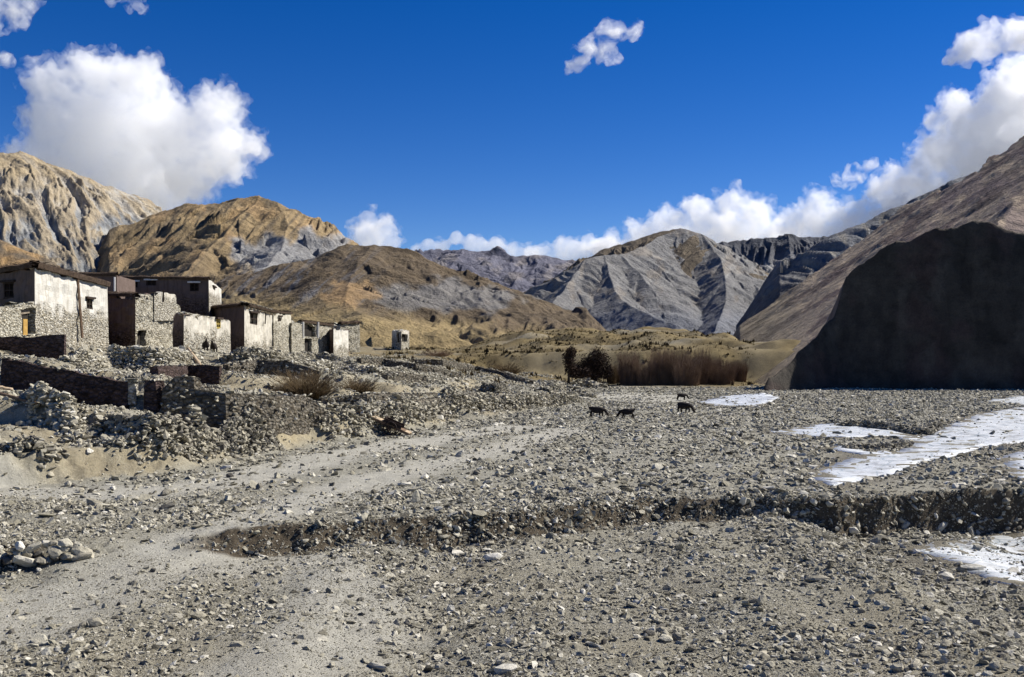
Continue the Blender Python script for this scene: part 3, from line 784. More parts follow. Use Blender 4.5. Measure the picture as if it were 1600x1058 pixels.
# stones set in the cut bank: pieces of the ground
r = random.Random(77)
for k in range(150):
    x = r.uniform(6.5, 19) if k < 110 else r.uniform(-6.5, 6.5)
    y = float(bank_y(np.array([x]))[0]) - r.uniform(-.05, .34)
    dp = float(np.interp(x, BX, BD)); z = -r.uniform(.05, .98) * dp
    s = r.uniform(.12, .34) if k < 110 else r.uniform(.08, .18)
    f = sstep(-.30, .02, np.array(0.0))
    zt = Hz(x, y)
    o = bpy.data.objects.new('stone', r.choice(BIGROCKS)); col.objects.link(o); o.parent = ground
    yy = float(bank_y(np.array([x]))[0]) - .28 * (1 - (z + dp) / max(dp, .01)) ** 0 * (1 + z / dp * -0) * .30 - .03
    yy = float(bank_y(np.array([x]))[0]) - float(np.interp(x, [-9, 4, 8, 10], [.85, .75, .30, .24])) * r.uniform(.1, .95)
    o.location = (x, yy - .02, Hz(x, yy) + r.uniform(-.02, .04))
    o.scale = (s * r.uniform(.8, 1.4), s * r.uniform(.7, 1.1), s * r.uniform(.6, 1)); o.rotation_euler = (r.uniform(-.6, .6), r.uniform(-.8, .8), r.uniform(0, 6.28))
rr = np.random.RandomState(78); m = 3800
x = np.concatenate([rr.uniform(-7.5, 19, 2600), rr.uniform(5, 19, 1200)]); dp = np.interp(x, BX, BD)
q = rr.uniform(0, 1, m); fwx = np.interp(x, [-9, 4, 8, 10], [.85, .75, .30, .24])
y = bank_y(x) - fwx * q - .01 + rr.normal(0, .03, m)
z = H(x, y) + .01
sc3 = (rr.pareto(2.4, m)[:, None] * .03 + .035).clip(.03, .16) * rr.uniform(.7, 1.3, (m, 3))
tone = np.clip(rr.normal(.36, .2, m), 0, 1)
packed_stones('bank_stones', np.stack([x, y, z], 1), sc3, rr.uniform(-3, 3, (m, 3)), tone, parent=ground)

# ------------------------------------------------------------------ dry stone walls and rubble heaps
def rubble_wall(label, px_pts, height, width, size, seed, group=None, heap=False, tone=.62, name='stone_wall', per=1.0, top_noise=.2, lift=0):
    pts = [hit(*q) for q in px_pts]
    rr = np.random.RandomState(seed)
    seg = [(a, b, (b - a).length) for a, b in zip(pts, pts[1:])]; tot = sum(x_[2] for x_ in seg)
    n = int(tot * height * width * (.75 if heap else 1.0) / (size ** 3 * .42) * per)
    n = min(n, 4500)
    u = rr.uniform(0, tot, n); pos = np.zeros((n, 3))
    acc = 0; base = np.zeros(n); d = np.zeros((n, 2))
    for a, b, L_ in seg:
        k = (u >= acc) & (u <= acc + L_); t_ = (u[k] - acc) / L_
        pos[k, 0] = a.x + (b.x - a.x) * t_; pos[k, 1] = a.y + (b.y - a.y) * t_
        nn = Vector((b.y - a.y, a.x - b.x)).normalized(); d[k] = (nn.x, nn.y); acc += L_
    hh = height * (1 + top_noise * noise2(u * .8, u * 0 + seed, 3) + top_noise * .6 * noise2(u * 2.7, u * 0, seed))
    hh = hh * np.clip(np.minimum(u, tot - u) / (width * .8), .35, 1)
    v = rr.uniform(0, 1, n)
    w_ = width * .5 * ((1 - v) ** .8 if heap else (1 - .35 * v))
    off = rr.uniform(-1, 1, n); off = np.sign(off) * np.abs(off) ** .5 * w_
    pos[:, 0] += d[:, 0] * off; pos[:, 1] += d[:, 1] * off
    pos[:, 2] = H(pos[:, 0], pos[:, 1]) + v * hh + lift
    sc3 = size * np.exp(rr.normal(0, .28, n))[:, None] * rr.uniform(.8, 1.3, (n, 3)); sc3[:, 2] *= .75
    rot = np.stack([rr.normal(0, .45, n), rr.normal(0, .45, n), rr.uniform(0, 6.28, n)], 1)
    c = pts[len(pts) // 2]
    e = empty(name, (c.x, c.y, Hz(c.x, c.y)))
    pos -= np.array(e.location)
    # a solid earth core so that no light leaks through
    bm = bmesh.new(); prev = None
    for i, p in enumerate(pts if not heap else []):
        if i in (0, len(pts) - 1): p = p.lerp(pts[1 if i == 0 else -2], min(.4, .7 / (pts[1 if i == 0 else -2] - p).length))
        a = pts[max(i - 1, 0)]; b = pts[min(i + 1, len(pts) - 1)]
        nn = Vector((b.y - a.y, a.x - b.x, 0)).normalized(); g = Hz(p.x, p.y); q = Vector((p.x, p.y, 0)) - Vector((e.location.x, e.location.y, 0))
        wt = .05 if heap else .28
        ring = [bm.verts.new(q + nn * (width * .42) + Vector((0, 0, g - .4 - e.location.z))), bm.verts.new(q - nn * (width * .42) + Vector((0, 0, g - .4 - e.location.z))),
                bm.verts.new(q - nn * (width * wt) + Vector((0, 0, g + height * .74 - e.location.z + lift))), bm.verts.new(q + nn * (width * wt) + Vector((0, 0, g + height * .74 - e.location.z + lift)))]
        if prev:
            for k in range(4): bm.faces.new((prev[k], prev[(k + 1) % 4], ring[(k + 1) % 4], ring[k]))
        else: bm.faces.new(ring[::-1])
        prev = ring
    if prev:
        bm.faces.new(prev); bmesh.ops.recalc_face_normals(bm, faces=bm.faces[:])
        bm_obj('earth_core', bm, M_MUDW, e)
    else: bm.free()
    packed_stones('stones', pos, sc3, rot, np.clip(rr.normal(tone, .2, n), 0, 1), parent=e)
    tag(e, label, 'rubble heap' if heap else 'stone wall', group)
    return e
M_MUDW = mat_plain('packed_earth', (.12, .10, .08), (.06, .05, .04), 2, bump=.6, dist=.05)
M_EARTH = mat_plain('dry_earth', (.24, .20, .145), (.13, .105, .07), 1.6, bump=.6, dist=.05)
rubble_wall('sprawling rubble heap below the mud enclosure wall', [(125, 680), (180, 690), (240, 694), (300, 690), (330, 684)], 1.0, 1.3, .22, 32, heap=True, tone=.38)
rubble_wall('broken stone wall stepping down the slope beside the leaning beams', [(40, 628), (75, 642), (105, 662), (125, 690)], .75, 1.4, .22, 33, heap=True)
rubble_wall('low heap of dark stones on the lip of the yellow earth bank', [(-10, 704), (50, 707), (90, 702)], .5, 1.2, .20, 34, heap=True, tone=.40)
rubble_wall('stony ridge along the edge of the earth bank', [(120, 695), (200, 698), (270, 696), (340, 690), (430, 686)], .35, 1.3, .18, 35, heap=True)
rubble_wall('long rubble wall edging the river bed behind the handcart', [(500, 668), (560, 658), (630, 648), (700, 643), (780, 640), (850, 634), (905, 628)], .9, 1.6, .21, 36, heap=True, tone=.5)
rubble_wall('stone field wall under the two whitewashed houses', [(105, 566), (170, 568), (240, 570), (320, 572)], .7, 1.6, .21, 39, heap=True)
rubble_wall('stone terrace wall at the foot of the tall house', [(350, 566), (420, 566), (490, 565), (560, 578)], .7, 1.4, .2, 40, heap=True, tone=.48)
rubble_wall('tumbled stones below the doorway of the ruined house', [(480, 572), (530, 575), (580, 584), (640, 588), (700, 592)], .5, 1.8, .2, 41, heap=True)
rubble_wall('low stone wall leading from the ruins to the far shed', [(548, 528), (580, 528), (610, 530), (628, 534)], 1.0, .8, .24, 42, tone=.5)
rubble_wall('small dark stone heap above the long rubble wall', [(752, 612), (772, 614), (792, 613)], .7, 1.0, .2, 43, heap=True, tone=.3)
rubble_wall('rocky rise left of the dark trees', [(855, 612), (880, 614), (905, 618), (925, 622)], .9, 2.4, .28, 44, heap=True, tone=.5)
rubble_wall('boulders piled under the dark trees', [(890, 602), (915, 606), (945, 606)], 1.0, 2.4, .55, 45, heap=True, tone=.45)
rubble_wall('dark stony islet between the arms of the river ice', [(1318, 700), (1360, 703), (1400, 700), (1418, 695)], .22, .9, .17, 46, heap=True, tone=.3)
rubble_wall('dark stony bar behind the long arm of ice', [(1312, 664), (1360, 668), (1420, 676), (1442, 680), (1470, 664)], .34, 1.0, .17, 47, heap=True, tone=.32)

rubble_wall('low black stone mound between the long wall and the earth bank', [(338, 686), (385, 690), (430, 688)], .7, 1.2, .2, 53, heap=True, tone=.28)
# ------------------------------------------------------------------ village houses
def mat_wall(name, upper, lower, hz, soft=.5, stone=1.0):
    """mud plaster with whitewash above, bare rubble masonry below the height hz (metres over the base)"""
    m = new_mat(name); t = NT(m); v = t.coord()
    sep = t.n('SeparateXYZ'); t.l(v, sep.inputs[0])
    n = t.noise(v, .9, 6, .65); fine = t.noise(v, 7, 5, .6)
    wn = t.n('TexNoise'); wn.inputs['Scale'].default_value = 3.0; wn.inputs['Detail'].default_value = 4; t.l(v, wn.inputs['Vector'])
    mv = t.n('VectorMath', operation='MULTIPLY_ADD'); t.l(wn.outputs['Color'], mv.inputs[0]); mv.inputs[1].default_value = (.35, .35, .2); t.l(t.coord(scale=(1, 1, 1.5)), mv.inputs[2])
    vc = t.voro(mv.outputs[0], 5.6); vd = t.voro(mv.outputs[0], 5.6, 'Distance')
    s = t.n('SeparateColor'); t.l(vc, s.inputs[0])
    msn = t.ramp(s.outputs[0], [(0, tuple(c * .40 for c in lower)), (.3, tuple(c * .8 for c in lower)), (.7, lower), (1, tuple(min(c * 1.35, .66) for c in lower))])
    joint = t.ramp(vd, [(.35, (1, 1, 1)), (.68, (.55, .51, .44))])
    msn = t.mix(1.0, msn, joint, 'MULTIPLY')
    pl = t.ramp(n, [(.25, tuple(c * .68 for c in upper)), (.5, tuple(c * .93 for c in upper)), (.75, upper)])
    # rain streaks with their own shape
    st = t.noise(t.coord(scale=(2.2, 2.2, .12)), 2.2, 4, .6)
    pl = t.mix(.55, pl, t.ramp(st, [(.34, (.62, .57, .49)), (.52, (1, 1, 1))]), 'MULTIPLY')
    f = t.math('ADD', t.math('SUBTRACT', sep.outputs[2], hz), t.math('MULTIPLY', t.math('SUBTRACT', n, .5), 3.0))
    f = t.math('DIVIDE', f, soft, True)
    worn = t.ramp(t.noise(v, 2.4, 7, .7), [(.30, (.0, 0, 0)), (.36, (1, 1, 1))])
    f = t.math('MULTIPLY', f, worn) if stone else f
    t.color(t.mix(f, msn, pl))
    b1 = t.bump(t.math('MULTIPLY', vd, t.math('SUBTRACT', 1.15, f)), .9, .10)
    t.normal(t.bump(fine, .4, .03, b1))
    return m
WHITE, CREAM, STONE, MUD_SHADE = (.56, .54, .485), (.42, .39, .30), (.40, .38, .325), (.145, .108, .092)
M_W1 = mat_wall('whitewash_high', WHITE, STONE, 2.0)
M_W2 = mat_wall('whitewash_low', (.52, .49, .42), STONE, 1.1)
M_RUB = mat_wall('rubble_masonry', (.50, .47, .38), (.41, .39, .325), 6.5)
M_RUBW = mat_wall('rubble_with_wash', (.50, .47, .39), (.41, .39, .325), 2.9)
M_MUD = mat_wall('shaded_mud', MUD_SHADE, (.12, .09, .078), .9, 1.2)  # shade of walls turned from the sun is put into this brown
M_YEL = mat_plain('yellow_paint', (.42, .33, .09), (.26, .19, .05), 5)

def face_uv(c0, c1, px, py):
    k = (px - 800) / F
    u = (c0.x - k * c0.y) / (k * (c1.y - c0.y) - (c1.x - c0.x))
    return u
class House:
    """walls given by their visible corner posts: (photo column, distance, top row, foot row) turned into metres"""
    def __init__(s, name, label, posts, mats, back, base_ext=1.6, group=None, thick=.4, cat='house', flat_top=True):
        s.c = []
        for px, Y, pt, pb in posts:
            s.c.append((P(px, pt, Y), P(px, pb, Y)))
        zb = min(b.z for t_, b in s.c)
        o = s.c[len(posts) // 2][1]
        s.e = empty(name, (o.x, o.y, zb)); s.o = Vector((o.x, o.y, zb))
        tag(s.e, label, cat, group)
        s.thick = thick; s.ext = base_ext
        f, l = s.c[0], s.c[-1]
        bk = Vector(back)
        s.back = [(l[0] + bk, l[1] + bk), (f[0] + bk, f[1] + bk)]
        s.mats = mats; s.open = {}
        n_ = len(s.c) + 2; cx = sum((q[1] for q in s.c + s.back), Vector()) / n_
        def lean(q):                                                                  # walls lean in as they rise
            t_, b_ = q; d_ = Vector((cx.x - b_.x, cx.y - b_.y, 0)).normalized()
            return (t_ + d_ * .035 * (t_.z - b_.z), b_)
        s.c = [lean(q) for q in s.c]; s.back = [lean(q) for q in s.back]
    def opening(s, face, px0, px1, py0, py1, kind='window', mat=None, label=None, mid=None):
        s.open.setdefault(face, []).append((px0, px1, py0, py1, kind, mat, label))
    def build(s, roof=True, wobble=.05, ragged=0.0, seed=0, parapet=0):
        loop = s.c + s.back; n = len(loop); rn = random.Random(seed)
        for i in range(n):
            a, b = loop[i], loop[(i + 1) % n]
            bm = bmesh.new()
            ab, bb = a[1] - s.o, b[1] - s.o; at_, bt = a[0] - s.o, b[0] - s.o
            ab = ab - Vector((0, 0, s.ext)); bb = bb - Vector((0, 0, s.ext))
            L_ = (Vector((bb.x, bb.y)) - Vector((ab.x, ab.y))).length
            if L_ < .05: bm.free(); continue
            d = (Vector((bb.x, bb.y, 0)) - Vector((ab.x, ab.y, 0))).normalized(); nn = Vector((d.y, -d.x, 0))
            us = {0.0, 1.0}; vs_ = {0.0, 1.0}; rects = []
            hgt = ((at_.z - ab.z) + (bt.z - bb.z)) / 2
            for (px0, px1, py0, py1, kind, mt, lb) in s.open.get(i, []):
                u0, u1 = sorted((face_uv(a[1], b[1], px0, py0), face_uv(a[1], b[1], px1, py0)))
                um = (u0 + u1) / 2; Ym = a[1].y + (b[1].y - a[1].y) * um
                z0, z1 = ZC + (YH - py1) / F * Ym - s.o.z, ZC + (YH - py0) / F * Ym - s.o.z
                zlo = ab.z + (bb.z - ab.z) * um; zhi = at_.z + (bt.z - at_.z) * um
                v0, v1 = max((z0 - zlo) / (zhi - zlo), .002), min((z1 - zlo) / (zhi - zlo), .985)
                rects.append((u0, u1, v0, v1, kind, mt, lb)); us |= {u0, u1}; vs_ |= {v0, v1}
            def fill(S, step):
                S = sorted(S); out = []
                for p, q in zip(S, S[1:]):
                    m = max(1, int(round((q - p) / step)))
                    out += [p + (q - p) * k / m for k in range(m)]
                return out + [S[-1]]
            us = fill(us, min(.5, .3 / L_)); vs_ = fill(vs_, .3 / hgt)
            def pt(u, v, dep=0.0, rough=True):
                lo = ab + (bb - ab) * u; hi = at_ + (bt - at_) * u
                p = lo + (hi - lo) * v
                if ragged and v > .93: p.z += ragged * (mnoise.noise(Vector((p.x * 1.3, p.y * 1.3, seed + .5))) - .15)
                if rough: p = p + nn * wobble * min(1, u * (1 - u) * 14) * mnoise.noise(p * 1.7 + Vector((seed, 0, 0)))
                return p - nn * dep
            V = {}
            def vert(i_, j_, dep=0):
                k = (i_, j_, dep)
                if k not in V: V[k] = bm.verts.new(pt(us[i_], vs_[j_], dep))
                return V[k]
            def inside(u, v):
                for q, rc in enumerate(rects):
                    if rc[0] < u < rc[1] and rc[2] < v < rc[3]: return q
                return -1
            nu, nv = len(us) - 1, len(vs_) - 1
            hole = {}
            for i_ in range(nu):
                for j_ in range(nv):
                    q = inside((us[i_] + us[i_ + 1]) / 2, (vs_[j_] + vs_[j_ + 1]) / 2)
                    if q < 0: bm.faces.new((vert(i_, j_), vert(i_ + 1, j_), vert(i_ + 1, j_ + 1), vert(i_, j_ + 1)))
                    else: hole[(i_, j_)] = q
            for (i_, j_), q in hole.items():                                        # reveals of the openings
                for (di, dj, e0, e1) in ((-1, 0, (0, 1), (0, 0)), (1, 0, (1, 0), (1, 1)), (0, -1, (0, 0), (1, 0)), (0, 1, (1, 1), (0, 1))):
                    if (i_ + di, j_ + dj) not in hole:
                        p0, p1 = (i_ + e0[0], j_ + e0[1]), (i_ + e1[0], j_ + e1[1])
                        bm.faces.new((vert(*p0), vert(*p1), vert(*p1, s.thick), vert(*p0, s.thick)))
            tl, tr = [vert(k, nv) for k in range(nu + 1)], [vert(k, nv, s.thick) for k in range(nu + 1)]
            for k in range(nu): bm.faces.new((tl[k], tl[k + 1], tr[k + 1], tr[k]))
            m = s.mats[min(i, len(s.mats) - 1)]
            w_ = bm_obj('wall', bm, m, s.e)
            for (u0, u1, v0, v1, kind, mt, lb) in rects:
                c = [pt(u0, v0, s.thick, 0), pt(u1, v0, s.thick, 0), pt(u1, v1, s.thick, 0), pt(u0, v1, s.thick, 0)]
                ww, hh = (c[1] - c[0]).length, (c[3] - c[0]).length
                bm = bmesh.new(); cen = sum(c, Vector()) / 4
                rot = Matrix((d, nn * -1, Vector((0, 0, 1)))).transposed()
                box(bm, cen - nn * .12, (ww + .1, .2, hh + .1), rot)
                part = bm_obj({'window': 'window', 'door': 'door', 'doorway': 'doorway', 'niche': 'recess'}[kind], bm, mt or M_DARK, s.e)
                if kind in ('window', 'door'):
                    fm = M_DARKWOOD if kind == 'door' or lb != 'yellow' else M_YEL
                    bm = bmesh.new(); fc = cen + nn * (s.thick - .06); bw = min(.10, ww * .16)
                    for sx in (-1, 1): box(bm, fc + d * sx * (ww / 2 - bw / 2), (bw, .09, hh), rot)
                    box(bm, fc + Vector((0, 0, hh / 2 - bw / 2)), (ww - 2 * bw, .09, bw), rot); box(bm, fc - Vector((0, 0, hh / 2 - bw / 2)), (ww - 2 * bw, .09, bw), rot)
                    if kind == 'window' and ww > .4:
                        box(bm, fc - nn * .01, (bw * .7, .07, hh - 2 * bw), rot); box(bm, fc - nn * .012, (ww - 2 * bw, .06, bw * .7), rot)
                    bm_obj('frame', bm, fm, part)
                    if kind == 'window':
                        bm = bmesh.new(); box(bm, cen + nn * (s.thick + .06) + Vector((0, 0, hh / 2 + .07)), (ww + .35, .22, .14), rot)
                        bm_obj('lintel', bm, M_DARKWOOD if lb != 'white' else M_WHITEP, part)
        if roof:
            bm = bmesh.new()
            tops = [q[0] - s.o for q in loop]; cen = sum(tops, Vector()) / len(tops)
            dz = -.25 if not parapet else -parapet
            v_ = [bm.verts.new(q + (cen - q).normalized() * .75 + Vector((0, 0, dz))) for q in tops]
            bm.faces.new(v_); r_ = bmesh.ops.extrude_face_region(bm, geom=bm.faces[:])
            for g in r_['geom']:
                if isinstance(g, bmesh.types.BMVert): g.co.z -= .3
            bmesh.ops.recalc_face_normals(bm, faces=bm.faces[:])
            bm_obj('roof', bm, M_MUDROOF, s.e)
        return s
    def edge_pts(s, faces):
        loop = s.c + s.back; n = len(loop); out = []
        for i in faces: out.append((loop[i][0] - s.o, loop[(i + 1) % n][0] - s.o))
        return out
    def brush(s, faces, h=.35, w=.5, dens=60, seed=1, mat=None, name='brushwood_eave', out=.12):
        """bundles of brushwood laid along the roof edge"""
        rn = random.Random(seed); bm = bmesh.new()
        for a, b in s.edge_pts(faces):
            d = (b - a); L_ = d.length; d.normalize(); nn = Vector((d.y, -d.x, 0)).normalized()
            # packed core
            m = max(2, int(L_ / .5))
            ring0 = None
            for k in range(m + 1):
                p = a + (b - a) * k / m; hh = h * rn.uniform(.75, 1.15); oo = out * rn.uniform(.6, 1.3)
                ring = [bm.verts.new(p + nn * oo + Vector((0, 0, -.05))), bm.verts.new(p + nn * oo * 1.3 + Vector((0, 0, hh * .6))), bm.verts.new(p - nn * w * .4 + Vector((0, 0, hh))), bm.verts.new(p - nn * w + Vector((0, 0, -.05)))]
                if ring0:
                    for q in range(4): bm.faces.new((ring0[q], ring0[(q + 1) % 4], ring[(q + 1) % 4], ring[q]))
                ring0 = ring
            for k in range(int(L_ * dens)):
                p = a + (b - a) * rn.random() + Vector((0, 0, rn.uniform(0, h)))
                dr = (nn * rn.uniform(.2, 1) + d * rn.uniform(-.8, .8) + Vector((0, 0, rn.uniform(-.3, .5)))).normalized()
                tube(bm, [p - nn * w * .5, p + dr * rn.uniform(.1, .32)], [.018, .006], 3, False)
        bmesh.ops.recalc_face_normals(bm, faces=bm.faces[:])
        o = bm_obj(name, bm, mat or M_BRUSH, s.e); o['kind'] = 'stuff'; return o
    def rafters(s, face, n, mat=None, seed=1):
        a, b = s.edge_pts([face])[0]; d = (b - a).normalized(); nn = Vector((d.y, -d.x, 0)).normalized()
        for k in range(n):
            bm = bmesh.new(); p = a + (b - a) * ((k + .5) / n) + Vector((0, 0, -.22))
            tube(bm, [p - nn * .3, p + nn * .26], .055, 6)
            bm_obj('rafter', bm, mat or M_WOODP, s.e)
    def coping(s, face, h=.12, out=.08, drop=0.0, mat=None, ragged=.1, name='coping'):
        a, b = s.edge_pts([face])[0]; L_ = (b - a).length; d = (b - a).normalized(); nn = Vector((d.y, -d.x, 0)).normalized()
        n = max(3, int(L_ / .28)); rr = np.random.RandomState(int(L_ * 100))
        t_ = (np.arange(n) + .5) / n
        pos = np.array([tuple(a + (b - a) * x_ + Vector((0, 0, -drop + .04)) - nn * .28) for x_ in t_])
        sc3 = np.stack([rr.uniform(.3, .45, n), rr.uniform(.45, .7, n), rr.uniform(.12, .3, n)], 1)
        packed_stones(name, pos, sc3, np.stack([rr.normal(0, .15, n), rr.normal(0, .15, n), np.full(n, math.atan2(d.y, d.x)) + rr.normal(0, .3, n)], 1), np.clip(rr.normal(.6, .2, n), 0, 1), parent=s.e)
M_WHITEP = mat_plain('white_paint', (.72, .70, .66), (.5, .48, .44), 5)

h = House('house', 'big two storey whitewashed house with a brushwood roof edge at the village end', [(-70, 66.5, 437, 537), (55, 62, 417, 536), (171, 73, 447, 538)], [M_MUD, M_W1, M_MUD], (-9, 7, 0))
h.opening(0, 5, 22, 441, 466, 'window'); h.opening(1, 137, 147, 467, 483, 'window')
h.build(seed=1, wobble=.14, ragged=.2); h.brush([0, 1], .42, .7, 45, 2, out=.25)
bm = bmesh.new(); a, b = P(118, 437, 68.05) - h.o, P(119, 528, 68.0) - h.o
tube(bm, [a + Vector((.16, 0, 0)), b + Vector((.42, 0, 0))], [.09, .10], 6); bm_obj('drain_pole', bm, M_WOOD, h.e)
h2 = House('shed', 'low rubble stone shed with a dark doorway leaning on the big white house', [(-60, 50, 488, 545), (12, 55, 482, 538), (60, 61, 474, 530)], [M_RUB, M_RUB], (-4, 2, 0), cat='shed')
h2.opening(1, 34, 57, 481, 524, 'doorway'); h2.build(seed=2, ragged=.25, wobble=.12); h2.coping(0); h2.coping(1)
bm = bmesh.new(); p = P(36, 512, 58) - h2.o; box(bm, p + Vector((.1, 0, 0)), (.08, .5, 1.0)); bm_obj('door', bm, mat_plain('ochre_boards', (.45, .28, .08), (.3, .18, .05), 5), h2.e)
hb = House('house', 'low flat roofed house with a shaded front behind the big white one', [(95, 86, 431, 490), (183, 86, 430, 490)], [M_MUD], (-1, 7, 0))
hb.build(seed=3); hb.brush([0], .3, .6, 40, 4)
bm = bmesh.new(); p0, p1 = P(179, 433, 85.7) - hb.o, P(179, 456, 85.7) - hb.o; tube(bm, [p1, p0], .09, 6); bm_obj('corner_post', bm, M_WHITEP, hb.e)
hc = House('house', 'long house with a shaded front and white window lintels at the top of the village', [(183, 95, 435, 492), (327, 95, 436, 492), (347, 108, 452, 492)], [M_MUD, M_W1, M_MUD], (-8, 6, 0))
hc.opening(0, 204, 215, 440, 449, 'window', lb := None, 'white'); hc.opening(0, 228, 244, 438, 446, 'window', None, 'white'); hc.opening(0, 297, 311, 442, 455, 'window', None, 'white'); hc.opening(1, 333, 337, 449, 453, 'window')
hc.build(seed=4, wobble=.12); hc.brush([0], .28, .6, 40, 5, out=.22)
hd = House('house', 'half ruined rubble house with one whitewashed parapet', [(150, 77, 462, 545), (212, 75, 462, 545), (241, 79, 462, 545), (284, 87, 478, 545)], [M_MUD, M_RUB, M_RUB, M_RUB], (-8, 5, 0))
hd.opening(1, 222, 231, 465, 470, 'niche'); hd.opening(1, 215, 229, 516, 541, 'doorway')
hd.build(seed=5, ragged=.5, wobble=.22); hd.coping(1); hd.coping(2)
hd.brush([0], .3, .5, 40, 6)
hp = House('parapet_block', 'whitewashed parapet room with a notch on the rubble house roof', [(238, 79.5, 457, 486), (241, 79, 455, 486), (276, 84.5, 461, 486)], [M_MUD, M_W2, M_MUD], (-3, 2, 0), base_ext=.8, cat='roof room')
hp.build(seed=6, ragged=.3)
bm = bmesh.new(); p0, p1 = P(253, 455, 80.9) - hp.o, P(253, 472, 80.9) - hp.o; tube(bm, [p1 + Vector((.12, 0, 0)), p0 + Vector((.12, 0, .1))], .07, 5); bm_obj('dark_pole', bm, M_DARKWOOD, hp.e)  # dark pole stands in for the shaded notch of the parapet
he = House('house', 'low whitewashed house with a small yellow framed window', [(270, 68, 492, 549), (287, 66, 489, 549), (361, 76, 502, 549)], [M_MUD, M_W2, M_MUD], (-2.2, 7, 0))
he.opening(1, 304, 310, 493, 498, 'niche'); he.opening(1, 339, 346, 499, 512, 'window', M_YEL, 'yellow')
he.build(seed=7, ragged=.35, wobble=.14); he.coping(1)
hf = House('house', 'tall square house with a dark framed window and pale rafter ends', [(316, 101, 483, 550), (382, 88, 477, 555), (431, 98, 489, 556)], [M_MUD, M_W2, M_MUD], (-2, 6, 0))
hf.opening(1, 391, 403, 489, 507, 'window'); hf.build(seed=8, wobble=.12); hf.brush([0, 1], .26, .6, 40, 7, out=.28); hf.rafters(1, 9); hf.coping(1, drop=-.3)
bm = bmesh.new(); p0, p1 = P(412, 488, 94.0) - hf.o, P(411, 506, 94.0) - hf.o; tube(bm, [p1 + Vector((.2, 0, 0)), p0 + Vector((.2, 0, 0))], .06, 5); bm_obj('dark_pole', bm, M_DARKWOOD, hf.e)
hg = House('house', 'narrow rubble house with a small cream upper room beside the tall square house', [(428, 97, 488, 556), (457, 103, 490, 556)], [M_RUBW], (-6, 5, 0))
hg.opening(0, 436, 440, 494, 502, 'window'); hg.build(seed=9, ragged=.4, wobble=.15); hg.brush([0], .22, .5, 30, 8)
hg2 = House('house', 'low rubble wall house between the cream upper room and the ruined doorway', [(456, 102, 502, 556), (474, 106, 505, 556)], [M_RUB], (-4, 3, 0))
hg2.build(seed=10, ragged=.4, wobble=.15)
hh = House('ruined_house', 'ruined rubble house with a wide dark opening between two white posts', [(471, 106, 503, 556), (522, 115, 509, 553)], [M_RUB], (-6, 5, 0))
hh.opening(0, 473, 494, 502, 526, 'doorway'); hh.opening(0, 476, 488, 529, 552, 'doorway')
hh.build(seed=11, ragged=.4, wobble=.15); hh.coping(0); hh.brush([0], .25, .6, 30, 9)
for q in (471.5, 495):
    bm = bmesh.new(); Yq = 106 + (q - 471) / 51 * 9; p0, p1 = P(q, 503, Yq) - hh.o, P(q, 528, Yq) - hh.o; box(bm, (p0 + p1) / 2 + Vector((.12, 0, 0)), (.22, .22, (p0 - p1).length)); bm_obj('post', bm, M_WHITEP, hh.e)
hi = House('wall_stub', 'bright whitewashed wall stub at the end of the ruined house', [(515, 112, 513, 553), (521, 111, 513, 553), (545, 117, 517, 553)], [M_MUD, mat_wall('whitewash_full', (.58, .56, .50), STONE, .6), M_MUD], (-.6, 3, 0), cat='wall')
hi.build(seed=12, ragged=.4, wobble=.12)
hk = House('shed', 'low dark roofed hut between the ruins and the far shed', [(532, 125, 506, 535), (563, 128, 505, 535)], [M_RUB], (-5, 5, 0), cat='shed')
hk.build(seed=13, ragged=.35, wobble=.15); hk.brush([0], .3, .6, 35, 10, out=.2)
hl = House('shed', 'tiny far shed with a white top and a black doorway', [(619, 140, 516, 540), (627, 139, 515, 540), (640, 143, 517, 538)], [M_RUB, M_W2], (-1, 3, 0), cat='shed')
hl.opening(1, 628, 637, 522, 534, 'doorway'); hl.build(seed=14, ragged=.35, wobble=.15)

